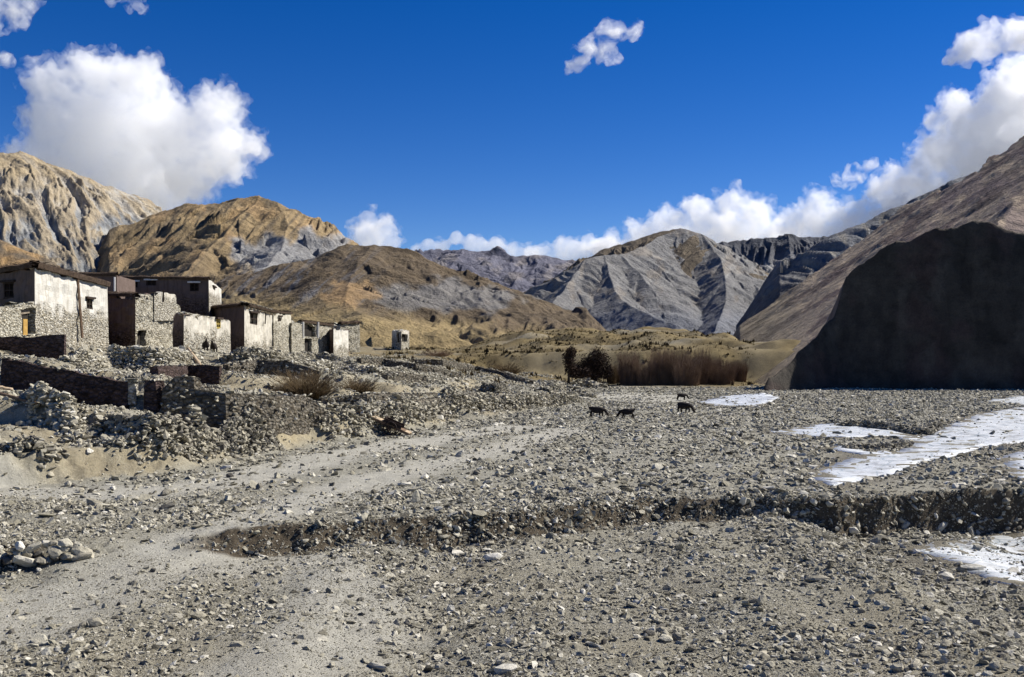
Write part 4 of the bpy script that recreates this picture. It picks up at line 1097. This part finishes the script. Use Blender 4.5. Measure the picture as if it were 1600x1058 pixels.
# mud enclosure walls
def mud_wall(label, posts, mat, thick=.45, seed=0, ext=.8, opening=None):
    e = None; bm = bmesh.new(); rings = []
    pts = [(P(px, pt, Y), P(px, pb, Y)) for px, Y, pt, pb in posts]
    fine = []
    for a, b in zip(pts, pts[1:]):
        m = max(1, int((a[1] - b[1]).length / .35))
        fine += [(a[0].lerp(b[0], k / m), a[1].lerp(b[1], k / m)) for k in range(m)]
    fine.append(pts[-1])
    o = fine[len(fine) // 2][1].copy(); o.z = Hz(o.x, o.y); e = empty('mud_wall', o); tag(e, label, 'wall')
    for i, (t_, b_) in enumerate(fine):
        a, c = fine[max(i - 1, 0)][1], fine[min(i + 1, len(fine) - 1)][1]
        nn = Vector((c.y - a.y, a.x - c.x, 0)).normalized()
        zt = t_.z + .16 * mnoise.noise(Vector((i * .33, seed, 1))) + .07 * mnoise.noise(Vector((i * 1.3, seed, 5)))
        w0, w1 = thick * .6, thick * .36
        wb = nn * .06 * mnoise.noise(Vector((i * .6, seed, 9)))
        B = Vector((b_.x, b_.y, 0)) + wb
        rings.append([bm.verts.new(q - o) for q in (B + nn * w0 + Vector((0, 0, b_.z - ext)), B + nn * (w0 * .85) + Vector((0, 0, (b_.z + zt) / 2)), B + nn * w1 + Vector((0, 0, zt)), B - nn * w1 + Vector((0, 0, zt)), B - nn * w0 + Vector((0, 0, b_.z - ext)))])
    for a, b in zip(rings, rings[1:]):
        for k in range(5): bm.faces.new((a[k], a[(k + 1) % 5], b[(k + 1) % 5], b[k]))
    bm.faces.new(rings[0][::-1]); bm.faces.new(rings[-1]); bmesh.ops.recalc_face_normals(bm, faces=bm.faces[:])
    bm_obj('wall', bm, mat, e)
    n = len(fine) * 2; rr = np.random.RandomState(seed); t_ = rr.uniform(0, len(fine) - 1.01, n); i0 = t_.astype(int); fr = t_ - i0
    T = np.array([tuple(f[0]) for f in fine]); B = np.array([tuple(f[1]) for f in fine])
    pos = B[i0] * (1 - fr[:, None]) + B[i0 + 1] * fr[:, None]; pos[:, 2] = T[i0, 2] * (1 - fr) + T[i0 + 1, 2] * fr + .06
    pos[:, :2] += rr.uniform(-.14, .14, (n, 2)); pos -= np.array(o)
    sc3 = rr.uniform(.14, .32, (n, 1)) * rr.uniform(.7, 1.3, (n, 3)); sc3[:, 2] *= .7
    packed_stones('coping_stones', pos, sc3, np.stack([rr.normal(0, .3, n), rr.normal(0, .3, n), rr.uniform(0, 6, n)], 1), np.clip(rr.normal(.55, .2, n), 0, 1), parent=e)
    return e
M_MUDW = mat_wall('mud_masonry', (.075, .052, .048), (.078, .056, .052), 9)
def gy(px, pb): return hit(px, pb).y
def mw(px, pt, pb): return (px, gy(px, pb), pt, pb)
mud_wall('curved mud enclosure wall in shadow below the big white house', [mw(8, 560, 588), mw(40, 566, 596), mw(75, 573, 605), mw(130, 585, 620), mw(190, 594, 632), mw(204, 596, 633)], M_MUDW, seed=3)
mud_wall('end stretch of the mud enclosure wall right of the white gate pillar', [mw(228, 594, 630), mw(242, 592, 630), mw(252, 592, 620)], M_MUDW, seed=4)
p = hit(208, 632); e = empty('gate_pillar', p); tag(e, 'white stone gate pillar in the gap of the mud enclosure wall', 'pillar')
bm = bmesh.new(); hgt = 36 / F * p.y
for k in range(5): box(bm, (0, 0, hgt * (k + .5) / 5 - .0), (.36 - .02 * k, .36, hgt / 5 * .99), Matrix.Rotation(.12 * (k % 2), 3, 'Z'))
bm_obj('shaft', bm, M_W2, e)
bm = bmesh.new(); box(bm, (0, 0, hgt + .06), (.48, .46, .12)); bm_obj('cap', bm, M_RUB, e)
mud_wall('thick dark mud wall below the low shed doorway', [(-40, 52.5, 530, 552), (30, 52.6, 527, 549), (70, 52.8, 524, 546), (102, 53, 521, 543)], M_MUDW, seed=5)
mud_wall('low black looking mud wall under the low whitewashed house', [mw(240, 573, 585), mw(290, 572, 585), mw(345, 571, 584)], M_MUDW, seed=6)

def terrace_wall(label, px_pts, height, seed):
    posts = []
    for q, (px, pb) in enumerate(px_pts):
        p = hit(px, pb); hh = height * (.55 if q in (0, len(px_pts) - 1) else 1.0)
        posts.append((px, p.y, pb - hh * F / p.y, pb))
    e = mud_wall(label, posts, M_DRYW, .5, seed, .6); e.name = 'stone_wall'; e['category'] = 'stone wall'
    rr = np.random.RandomState(seed + 500); n = 0; pos = []
    for (ax, aY, at_, ab_), (bx, bY, bt_, bb_) in zip(posts, posts[1:]):
        A0, B0 = P(ax, ab_, aY), P(bx, bb_, bY); m = int((B0 - A0).length * 10); t_ = rr.uniform(0, 1, m); hh = rr.uniform(0, 1, m) ** 1.3 * height * .95
        nn = Vector((B0.y - A0.y, A0.x - B0.x, 0)).normalized()
        x_, y_ = A0.x + (B0.x - A0.x) * t_ + nn.x * .3, A0.y + (B0.y - A0.y) * t_ + nn.y * .3
        pos.append(np.stack([x_, y_, A0.z + (B0.z - A0.z) * t_ + hh - .05], 1))
    pos = np.concatenate(pos) - np.array(e.location); n = len(pos)
    sc3 = rr.uniform(.10, .26, (n, 1)) * rr.uniform(.7, 1.3, (n, 3))
    packed_stones('face_stones', pos, sc3, rr.normal(0, .5, (n, 3)), np.clip(rr.normal(.42, .2, n), 0, 1), parent=e)
    return e
M_DRYW = mat_wall('dry_stone', (.15, .135, .11), (.15, .135, .11), 9)
terrace_wall('dark rubble wall running along the terrace right of the mud enclosure', [(258, 652), (300, 655), (350, 662), (420, 664), (480, 662), (510, 668)], 1.25, 31)
terrace_wall('dry stone terrace wall above the pale earth bank', [(500, 632), (570, 632), (640, 630), (720, 628), (800, 625)], 0.55, 37)
terrace_wall('short dark stone wall on the middle terrace below the white stub wall', [(600, 592), (625, 594), (650, 597), (668, 598)], 0.55, 38)
terrace_wall('dark dry stone wall standing right beside the end of the mud enclosure', [(256, 636), (275, 640), (300, 643), (335, 640)], 1.35, 51)
terrace_wall('long dark dry stone wall under the pale earth bank', [(330, 652), (380, 650), (440, 648), (500, 650)], 1.00, 52)
terrace_wall('dry stone wall along the terrace under the tall square house', [(352, 580), (400, 580), (450, 582), (500, 590)], 0.70, 54)
terrace_wall('dry stone wall crossing the slope below the far shed', [(640, 566), (690, 572), (740, 580), (790, 590), (830, 600)], 0.60, 55)
terrace_wall('dry stone wall curving below the bright wall stub', [(560, 566), (600, 572), (650, 580), (720, 590)], 0.60, 56)
terrace_wall('dry stone wall on the lowest terrace near the thorn tuft', [(560, 650), (620, 644), (690, 637), (760, 630)], 0.60, 57)

# leaning timbers
def log(label, p0, p1, r0, r1, mat, name='timber'):
    e = (Vector(p0) + Vector(p1)) / 2; bm = bmesh.new(); d = Vector(p1) - Vector(p0)
    n = 6; sd = random.Random(int(p0[0] * 97))
    tube(bm, [Vector(p0) - e + d * k / n + Vector((sd.uniform(-.02, .02), sd.uniform(-.02, .02), sd.uniform(-.02, .02))) for k in range(n + 1)], [r0 + (r1 - r0) * k / n for k in range(n + 1)], 8)
    o = bm_obj(name, bm, mat, None, True); o.location = e; return tag(o, label, 'timber')
a = hit(312, 572); b = P(294, 545, a.y + 2.5); log('pale bare log leaning on the slope below the low whitewashed house', a + Vector((0, 0, .05)), b, .13, .09, M_WOODP)
a = hit(62, 640); b = hit(-10, 622); log('long grey timber beam lying by the broken stone wall', a + Vector((0, 0, .18)), b + Vector((0, 0, .25)), .07, .06, M_WOOD)
a = hit(20, 618); b = hit(-15, 612); log('short pale timber lying above the long grey beam', a + Vector((0, 0, .25)), b + Vector((0, 0, .25)), .06, .06, M_WOODP)

# low wall of picked stones at the left edge of the near ground: every stone a part
we = empty('stone_wall', tuple(hit(60, 872)))
tag(we, 'low dark wall of big loose stones at the edge of the sandy track', 'stone wall')
a, b = hit(-60, 886), hit(138, 874); r = random.Random(5); dv = b - a; L_ = dv.length
for row, (z0, cnt) in enumerate(((.09, 15), (.24, 14), (.38, 11))):
    for k in range(cnt):
        u = (k + .5 + r.uniform(-.25, .25)) / cnt * (1 - .04 * row)
        p = a + dv * u; hh = 1.0 if u < .8 else 1 - (u - .8) * 2.2
        s = r.uniform(.22, .36)
        o = bpy.data.objects.new('stone', r.choice(BIGROCKS)); col.objects.link(o); o.parent = we
        o.location = Vector((p.x + r.uniform(-.05, .05), p.y + r.uniform(-.1, .1) + .08 * row, Hz(p.x, p.y) + z0 * hh)) - we.location
        o.scale = (s * r.uniform(.9, 1.35), s * r.uniform(.8, 1.1), s * r.uniform(.65, .95)); o.rotation_euler = (r.uniform(-.5, .5), r.uniform(-.5, .5), r.uniform(0, 6.28))
o = one_stone(128, 872, .46, 'x', .3, (1.1, .9, 1.0), 3, (.1, .5)); 
o.parent = we; o.location = o.location - we.location
for k_ in ('label', 'category'): del o[k_]

# ------------------------------------------------------------------ handcart
p = hit(612, 680); cart = empty('handcart', (p.x, p.y, Hz(p.x, p.y)), math.radians(-4))
tag(cart, 'old wooden two wheeled handcart tipped on its tail beside the rubble wall', 'handcart')
R = .36; tl = math.radians(24)
T = Matrix.Translation((0, 0, R)) @ Matrix.Rotation(tl, 4, 'Y')
def cpart(name, bm, mat, parent=cart, xf=T):
    bmesh.ops.transform(bm, matrix=xf, verts=bm.verts[:]); return bm_obj(name, bm, mat, parent)
for sy in (-1, 1):
    wy = sy * .46
    bm = bmesh.new()
    for k in range(24):
        a0, a1 = 2 * math.pi * k / 24, 2 * math.pi * (k + 1) / 24
        vs_ = [bm.verts.new((math.cos(a_) * q, wy + yy, R + math.sin(a_) * q)) for a_ in (a0, a1) for q in (R, R - .055) for yy in (-.04, .04)]
        for f in ((0, 1, 5, 4), (2, 6, 7, 3), (0, 4, 6, 2), (1, 3, 7, 5)): bm.faces.new([vs_[i] for i in f])
    bmesh.ops.remove_doubles(bm, verts=bm.verts[:], dist=.001); bmesh.ops.recalc_face_normals(bm, faces=bm.faces[:])
    wh = bm_obj('wheel', bm, M_IRON, cart)
    bm = bmesh.new(); tube(bm, [(0, wy - .08, R), (0, wy + .08, R)], .07, 10); bm_obj('hub', bm, M_DARKWOOD, wh)
    for k in range(8):
        bm = bmesh.new(); a_ = 2 * math.pi * k / 8 + .2; tube(bm, [(math.cos(a_) * .06, wy, R + math.sin(a_) * .06), (math.cos(a_) * (R - .05), wy, R + math.sin(a_) * (R - .05))], .022, 5); bm_obj('spoke', bm, M_DARKWOOD, wh)
    bm = bmesh.new(); box(bm, (-.56, sy * .34, .10), (3.1, .085, .10)); cpart('shaft', bm, M_WOOD)
    bm = bmesh.new(); box(bm, (.02, sy * .36, .27), (.95, .04, .22)); cpart('side_board', bm, M_DARKWOOD)
bm = bmesh.new(); tube(bm, [(0, -.44, R), (0, .44, R)], .04, 8); bm_obj('axle', bm, M_IRON, cart)
for k in range(7):
    bm = bmesh.new(); box(bm, (-.95 + .30 * k, 0, .165), (.27, .80, .035)); cpart('plank', bm, M_WOODP if k in (0, 1, 6) else M_WOOD)
bm = bmesh.new(); box(bm, (-.46, 0, .31), (.04, .68, .26)); cpart('front_board', bm, M_DARKWOOD)
bm = bmesh.new(); tube(bm, [(-1.95, -.38, .10), (-1.95, .38, .10)], .035, 6); cpart('crossbar', bm, M_WOOD)

# ------------------------------------------------------------------ goats
M_COAT = mat_plain('black_goat_coat', (.030, .024, .020), (.014, .011, .010), 14, .8, .8, .02)
M_HORN = mat_plain('horn', (.16, .13, .10), (.08, .065, .05), 12)
def goat(label, loc, rz, head='graze', s=1.0, seed=0, group='black goats on the river bed'):
    rn = random.Random(seed)
    e = empty('goat', loc, rz); tag(e, label, 'goat', group); e.scale = (s * 1.06, s * 1.28, s * .98)
    V, E, R_ = [], [], []
    def add(p, r, prev=None):
        V.append(p); R_.append(r)
        if prev is not None: E.append((prev, len(V) - 1))
        return len(V) - 1
    pel = add((-.34, 0, .50), (.20, .235)); mid = add((-.05, 0, .46), (.235, .255), pel); che = add((.24, 0, .49), (.21, .25), mid)
    if head == 'graze':
        nk = add((.44, 0, .50), (.09, .11), che); n2 = add((.55, .03, .32), (.07, .08), nk); hd = add((.62, .04, .20), (.075, .08), n2); mz = add((.70, .05, .07), (.045, .045), hd)
        hv, fw = Vector((.60, .04, .24)), Vector((.25, 0, -.97))
    else:
        nk = add((.42, 0, .70), (.085, .11), che); n2 = add((.50, 0, .84), (.065, .08), nk); hd = add((.58, 0, .92), (.075, .08), n2); mz = add((.74, 0, .85), (.045, .045), hd)
        hv, fw = Vector((.56, 0, .96)), Vector((.9, 0, -.3))
    tl_ = add((-.50, 0, .62), (.03, .03), pel); add((-.56, 0, .68), (.02, .02), tl_)
    for sy in (-1, 1):
        st = rn.uniform(-.06, .06)
        a = add((.24 + st, sy * .10, .38), (.065, .07), che); b = add((.25 + st * 1.6, sy * .10, .21), (.04, .04), a); c = add((.24 + st * 2, sy * .10, .04), (.045, .045), b); add((.27 + st * 2, sy * .10, .012), (.035, .03), c)
        st = rn.uniform(-.06, .06)
        a = add((-.30 + st, sy * .10, .40), (.08, .085), pel); b = add((-.40 + st * 1.5, sy * .10, .24), (.042, .045), a); c = add((-.37 + st * 2, sy * .10, .04), (.045, .045), b); add((-.34 + st * 2, sy * .10, .012), (.035, .03), c)
    me = bpy.data.meshes.new('body'); me.from_pydata(V, E, []); o = link('body', me, M_COAT, e)
    sk = o.modifiers.new('skin', 'SKIN'); sk.use_smooth_shade = True
    for k, q in enumerate(me.skin_vertices[0].data): q.radius = R_[k]; q.use_root = (k == 0)
    sb = o.modifiers.new('sub', 'SUBSURF'); sb.levels = sb.render_levels = 2
    dm = o.modifiers.new('fur', 'DISPLACE'); dm.texture = TEX_FUR; dm.strength = .05; dm.mid_level = .5
    for sy in (-1, 1):
        bm = bmesh.new(); up = Vector((-fw.z * -1, 0, fw.x)) if False else Vector((fw.z * -.9, 0, fw.x)).normalized()
        q0 = hv + up * .05 + Vector((0, sy * .035, 0)); tube(bm, [q0, q0 + up * .11 - fw * .03 + Vector((0, sy * .03, 0)), q0 + up * .17 - fw * .12 + Vector((0, sy * .07, 0))], [.022, .017, .006], 6); bm_obj('horn', bm, M_HORN, e, True)
        bm = bmesh.new(); q0 = hv + Vector((0, sy * .06, 0)); tube(bm, [q0, q0 + Vector((0, sy * .07, -.02)) - fw * .03, q0 + Vector((0, sy * .12, -.05)) - fw * .03], [.018, .028, .006], 6); bm_obj('ear', bm, M_COAT, e, True)
    return e
TEX_FUR = bpy.data.textures.new('fur', 'CLOUDS'); TEX_FUR.noise_scale = .09
def gl(px, py):
    p = hit(px, py); return (p.x, p.y, Hz(p.x, p.y))
goat('black goat grazing on the pebbles, the one with its back to the rubble wall', gl(933, 652), -.35, 'graze', 1.0, 1)
goat('black goat grazing with its head turned towards the rubble wall', gl(980, 654), math.pi - .5, 'graze', .95, 2)
goat('largest black goat, grazing close to the far strip of ice', gl(1070, 646), -.9, 'graze', 1.12, 3)
goat('small dark goat lying low behind the largest goat', gl(1066, 625), .2, 'graze', .85, 4)
pa = P(298, 545, 66.9); pb = P(311, 545, 68.3)
for q, lb_, sd in ((pa, 'black goat standing at the foot of the low whitewashed wall, by the leaning log', 5), (pb, 'black goat standing at the low whitewashed wall, farther from the leaning log', 6)):
    x_, y_ = q.x + 1.0, q.y
    goat(lb_, (x_, y_, Hz(x_, y_)), -1.2 - .3 * (sd - 5), 'up', .85, sd, 'black goats at the white wall')

# ------------------------------------------------------------------ bushes and trees
M_TWIG = mat_plain('willow_twig', (.25, .172, .115), (.12, .082, .055), 1.2)
M_TWIG2 = mat_plain('dead_thorn', (.15, .105, .055), (.07, .048, .026), 2)
M_LEAF = mat_plain('dark_thorn_leaf', (.055, .034, .024), (.020, .013, .010), 1.5)
M_BARK = mat_plain('bark', (.06, .045, .035), None, 5)
def shoots(bm, c, n, h, spread, rn, r=.022, lean=.25, base=.5):
    for k in range(n):
        a = rn.uniform(0, 6.28); q = math.sqrt(rn.random()) * spread * base
        p = Vector(c) + Vector((math.cos(a) * q, math.sin(a) * q, -.1)); hh = h * (rn.uniform(.3, 1.08) if lean > 1 else rn.uniform(.55, 1.08))
        d = Vector((math.cos(a), math.sin(a), 0)) * rn.uniform(.05, lean) * spread / base * .5
        m1 = p + d * .4 + Vector((rn.uniform(-.1, .1), rn.uniform(-.1, .1), hh * .5)); tp = p + d + Vector((rn.uniform(-.2, .2), rn.uniform(-.2, .2), hh))
        tube(bm, [p, m1, tp], [r, r * .7, r * .25], 3, False)
        for j in range(4):
            f = rn.uniform(.3, .95); s0 = m1.lerp(tp, (f - .5) * 2) if f > .5 else p.lerp(m1, f * 2)
            b_ = rn.uniform(0, 6.28); tube(bm, [s0, s0 + Vector((math.cos(b_) * .22, math.sin(b_) * .22, rn.uniform(.25, .6))) * (h / 3.2)], [r * .5, r * .2], 3, False)
def willow(label, px, py, h, spread, n, seed, mat=None, name='willow_bush', group='leafless willows along the far bank'):
    p = hit(px, py); rn = random.Random(seed)
    e = empty(name, (p.x, p.y, Hz(p.x, p.y))); tag(e, label, 'bush', group)
    bm = bmesh.new()
    if name == 'thorn_bush': shoots(bm, (0, 0, 0), n, h, spread, rn, .016, 1.25, .42); shoots(bm, (spread * .45, .1, 0), n // 2, h * .6, spread * .8, rn, .016, 1.25, .42); shoots(bm, (-spread * .5, -.1, 0), n // 2, h * .5, spread * .8, rn, .016, 1.25, .42)
    else: shoots(bm, (0, 0, 0), n, h, spread, rn)
    o = bm_obj('stems', bm, mat or M_TWIG, e); o['kind'] = 'stuff'
    return e
r = random.Random(9)
for k, (px, py, h_, w_) in enumerate([(968, 598, 2.9, 1.7), (988, 601, 3.5, 1.8), (1008, 602, 3.9, 2.0), (1030, 603, 4.2, 2.1), (1050, 602, 4.3, 2.1), (1072, 601, 3.8, 1.9), (1092, 600, 4.1, 1.9), (1112, 600, 3.9, 1.9), (1130, 599, 3.6, 1.8), (1148, 598, 3.0, 1.5)]):
    willow('leafless brown willow in the thicket under the olive terrace', px + r.uniform(-6, 6), py + r.uniform(-2.5, 2.0), h_ * r.uniform(.7, 1.15), w_ * r.uniform(1.1, 1.7), 380, 40 + k)
willow('thin pale willow standing apart between the dark trees and the thicket', 956, 600, 2.3, 1.1, 160, 60, M_TWIG2, group='')
willow('brown thorn bush growing on the pale earth bank', 478, 622, 1.5, 1.3, 420, 61, M_TWIG2, 'thorn_bush', '')
willow('dry thorn scrub on the tan slope right of the dark stone wall', 790, 583, 1.4, 1.6, 260, 62, M_TWIG2, 'thorn_bush', '')
willow('small dark scrub on the slope beyond the far shed', 682, 556, .9, 1.4, 160, 63, M_TWIG, 'thorn_bush', '')
willow('tuft of thorn scrub on the pale terrace behind the handcart', 560, 612, .9, .8, 160, 64, M_TWIG2, 'thorn_bush', '')
def tree(label, px, py, blobs, trunk, seed):
    p = hit(px, py); rn = random.Random(seed); k_ = p.y / F
    e = empty('thorn_tree', (p.x, p.y, Hz(p.x, p.y))); tag(e, label, 'tree')
    bm = bmesh.new()
    tops = [Vector((bx * k_, rn.uniform(-.3, .3), bz * k_)) for bx, bz, br in blobs]
    tube(bm, [(0, 0, -.3), (trunk * .3, 0, tops[0].z * .35), tops[0]], [.17, .12, .05], 7)
    for q in tops[1:]: tube(bm, [(trunk * .2, 0, tops[0].z * .3), q * .7, q], [.09, .06, .02], 6)
    bm_obj('trunk', bm, M_BARK, e, True)
    bm = bmesh.new()
    for (bx, bz, br), q in zip(blobs, tops):
        R_ = br * k_
        for j in range(int(560 * R_ ** 1.6) + 90):
            d = Vector((rn.gauss(0, 1), rn.gauss(0, 1), rn.gauss(0, 1))).normalized() * R_ * rn.random() ** .45 * (1 + .25 * rn.gauss(0, 1) * .5)
            c = q + d; s_ = rn.uniform(.06, .15); ax = Vector((rn.gauss(0, 1), rn.gauss(0, 1), rn.gauss(0, 1))).normalized(); u_ = ax.orthogonal().normalized() * s_; v_ = ax.cross(u_) * .55
            bm.faces.new([bm.verts.new(c + u_), bm.verts.new(c + v_), bm.verts.new(c - u_), bm.verts.new(c - v_)])
    for q, (bx, bz, br) in zip(tops, blobs):
        R_ = br * k_
        for j in range(90):
            d = Vector((rn.gauss(0, 1), rn.gauss(0, 1), rn.gauss(0, 1) + .3)).normalized()
            tube(bm, [q + d * R_ * .2, q + d * R_ * rn.uniform(.8, 1.45)], [.016, .005], 3, False)
    o = bm_obj('crown', bm, M_LEAF, e); return e
tree('slim dark tree with a bent stem at the foot of the olive terrace', 888, 604, [(4, 54, 9), (1, 46, 11), (2, 36, 11), (4, 26, 10), (10, 20, 10), (20, 20, 9), (28, 22, 8)], .2, 71)
tree('broad bushy dark tree with a rounded crown beside the willow thicket', 932, 604, [(2, 46, 15), (-10, 36, 16), (8, 34, 17), (-20, 30, 14), (-28, 24, 11), (0, 20, 16), (15, 22, 12), (-14, 18, 13)], -.2, 72)

# dry grass on the terrace and the slopes
M_GRASS = mat_stone('dry_grass', 'GEOMETRY', [(0, (.05, .036, .018)), (.5, (.19, .15, .07)), (1, (.34, .28, .145))], 3)
rr = np.random.RandomState(91); n = 22000
Y = np.sqrt(rr.uniform(92 ** 2, 235 ** 2, n)); pxx = rr.uniform(600, 1180, n); X = (pxx - 800) / F * Y
k = rr.uniform(0, 1, n) < np.clip(.35 + 1.3 * fbm(X * .09, Y * .05, 92, 4), .02, 1) * sstep(2, 12, poly_dist(X, Y, FOOT) + 200 * (Y > 117)) * (X < 46)
X, Y = X[k], Y[k]; n = len(X); Z = H(X, Y)
co, tri, tn = [], [], []
B = 5
sh = rr.uniform(0, 1, (n, 1)) < .10                                             # one tuft in ten is low dark scrub
ang = rr.uniform(0, 6.28, (n, B)); hgt = rr.uniform(.12, .38, (n, 1)) * rr.uniform(.6, 1.2, (n, B)) * np.where(sh, 1.7, 1); wd = np.where(sh, .16, .05)[..., None]
c = np.stack([X, Y, Z], -1)[:, None, :] + np.stack([rr.normal(0, .12, (n, B)), rr.normal(0, .12, (n, B)), np.full((n, B), -.03)], -1)
dx = np.stack([np.cos(ang), np.sin(ang), 0 * ang], -1) * wd
tip = c + np.stack([rr.normal(0, .08, (n, B)), rr.normal(0, .08, (n, B)), hgt], -1)
co = np.stack([c - dx, c + dx, tip], 2).reshape(-1, 3)
g = link('dry_grass', tri_mesh('dry_grass', co, np.arange(len(co)).reshape(-1, 3), False, np.repeat(np.where(sh[:, 0], 0, np.clip(rr.normal(.5, .25, n), 0, 1)), 3 * B)), M_GRASS)
tag(g, 'dry yellow grass on the olive terrace and the tan slopes', 'grass', kind='stuff')

# ------------------------------------------------------------------ clouds
def cloud_mat(name, dens, aniso=.35, wisp=None):
    m = bpy.data.materials.new(name); m.use_nodes = True; nt = m.node_tree; nt.nodes.clear()
    out = nt.nodes.new('ShaderNodeOutputMaterial')
    v = nt.nodes.new('ShaderNodeVolumePrincipled')
    v.inputs['Color'].default_value = (1, 1, 1, 1)
    v.inputs['Density'].default_value = dens
    v.inputs['Anisotropy'].default_value = aniso
    nt.links.new(v.outputs[0], out.inputs['Volume'])
    if wisp:                                                                      # shredded vapour: density from noise in world space
        N = nt.nodes.new; ge = N('ShaderNodeNewGeometry'); no = N('ShaderNodeTexNoise'); mr = N('ShaderNodeMapRange')
        no.inputs['Scale'].default_value = wisp; no.inputs['Detail'].default_value = 5; no.inputs['Roughness'].default_value = .62; no.inputs['Distortion'].default_value = .6
        mr.inputs['From Min'].default_value, mr.inputs['From Max'].default_value, mr.inputs['To Max'].default_value = .44, .68, dens
        nt.links.new(ge.outputs['Position'], no.inputs['Vector']); nt.links.new(no.outputs['Fac'], mr.inputs['Value']); nt.links.new(mr.outputs[0], v.inputs['Density'])
        try: m.cycles.volume_step_rate = .35
        except AttributeError: pass
    return m
CM, CH, CW = cloud_mat('cloud_vapour', .0075), cloud_mat('cloud_fringe', .009, wisp=.014), cloud_mat('cloud_wisp', .016, wisp=.012)
def ctex(n, s, d):
    t_ = bpy.data.textures.new(n, 'CLOUDS'); t_.noise_scale, t_.noise_depth = s, d; return t_
T1, T2, T3, T4 = ctex('billow', 130, 3), ctex('curl', 42, 4), ctex('shred', 60, 5), ctex('froth', 15, 3)
def cloud(label, blobs, Y, vox=9, amp=1.0, seed=0, wisp=False, depth=.8):
    rnd = random.Random(seed)
    def hull(name, grow, mat, disp, parent=None):
        bm = bmesh.new(); rr = random.Random(seed)
        for (px, py, r) in blobs:
            R_ = r / F * Y * grow; c = P(px, py, Y); c.y += rr.uniform(-.4, .4) * R_
            bmesh.ops.create_icosphere(bm, subdivisions=3, radius=R_, matrix=Matrix.Translation(c) @ Matrix.Diagonal((1, depth, 1, 1)))
        o = bm_obj(name, bm, mat, parent)
        m = o.modifiers.new('r', 'REMESH'); m.mode = 'VOXEL'; m.voxel_size = vox
        for tx, s_ in disp:
            d = o.modifiers.new('d', 'DISPLACE'); d.texture = tx; d.strength = s_ * amp; d.mid_level = .5; d.texture_coords = 'GLOBAL'
        m = o.modifiers.new('r2', 'REMESH'); m.mode = 'VOXEL'; m.voxel_size = vox * .8
        return o
    if wisp:
        o = hull('cloud', 1.0, CW, ((T1, 80), (T3, 180), (T4, 60)))
        hull('core', .55, CW, ((T2, 40), (T3, 60)), o)
    else:
        o = hull('cloud', .94, CM, ((T1, 140), (T2, 115), (T4, 38)))
        hull('fringe', 1.14, CH, ((T1, 150), (T3, 200), (T4, 80)), o)
    return tag(o, label, 'cloud')
cloud('big white cumulus cloud standing over the pale fluted mountain',
  [(90,150,42),(140,120,42),(185,130,48),(225,135,38),(235,105,18),(90,200,50),(150,200,70),(220,200,60),(280,215,55),(330,190,42),(350,155,28),(340,235,50),(385,225,28),(300,270,50),(250,290,50),(200,260,60),(120,260,60),(60,260,40),(30,235,22),(160,310,40),(360,262,26),(60,300,40),(0,280,40)], 5200, seed=1)
cloud('small puffy white cloud rising behind the brown hill', [(575,345,20),(560,352,16),(598,358,20),(580,372,26),(612,375,16),(556,375,12)], 5400, 7, .6, 2)
cloud('low thin white cloud behind the far violet range', [(655,392,12),(668,385,12),(690,390,14),(712,374,11),(735,382,16),(755,390,16),(775,388,16),(805,394,16),(830,398,14)], 5600, 10, .5, 21)
cloud('low bright cloud mound over the valley head', [(835,400,14),(850,396,16),(880,396,22),(918,380,16),(905,394,20),(935,392,20),(955,392,20)], 6000, 10, .6, 22)
cloud('wide bank of white cumulus behind the grey centre mountain', [(955,398,28),(1000,372,26),(1045,352,28),(1095,338,28),(1150,322,24),(1180,348,30),(1130,362,36),(1060,378,36),(1010,398,40),(1205,362,22),(950,405,30),(1090,385,40),(1160,385,40),(1220,385,36)], 6000, seed=3)
cloud('bright cumulus mound behind the shaded blue ridge', [(1240,352,28),(1270,328,24),(1300,336,28),(1335,345,30),(1280,365,34),(1360,372,36),(1230,375,20),(1310,385,40),(1400,350,44)], 6100, seed=5)
cloud('grey bellied cumulus tower behind the long scree slope', [(1400,290,34),(1440,290,40),(1480,240,44),(1520,200,46),(1560,165,42),(1600,150,44),(1470,190,22),(1500,170,26),(1540,260,60),(1600,230,70),(1650,180,70),(1420,320,40),(1480,300,40),(1590,120,26)], 6300, seed=6)
cloud('ragged white cloud hanging high above the grey cumulus tower', [(1480,92,14),(1505,80,20),(1540,68,26),(1575,62,26),(1600,55,28),(1640,50,30),(1550,45,14)], 5600, 11, .8, 7)
cloud('small faint cloud just left of the grey cumulus tower', [(1310,278,12),(1335,268,14),(1358,258,12),(1325,290,10),(1345,280,10)], 6000, 9, .55, 8, True)
cloud('small ragged cloud alone high in the middle of the sky', [(932,70,24),(960,55,22),(988,46,14),(905,96,16),(945,84,16),(915,80,14)], 5000, 10, 1.0, 4, True)
cloud('thin wisp drifting above the big white cumulus cloud', [(20,20,24),(45,5,20),(10,45,14),(5,85,12),(-20,30,30)], 5000, 11, 1.0, 9, True)
cloud('faint streak of cloud in the dark blue corner of the sky', [(200,5,10),(222,12,12),(215,-8,16),(180,-5,14)], 5000, 10, .7, 10, True)
cloud('tiny puff of cloud beside the grey cumulus tower', [(1417,227,7),(1421,231,6)], 6000, 7, .3, 11, True)
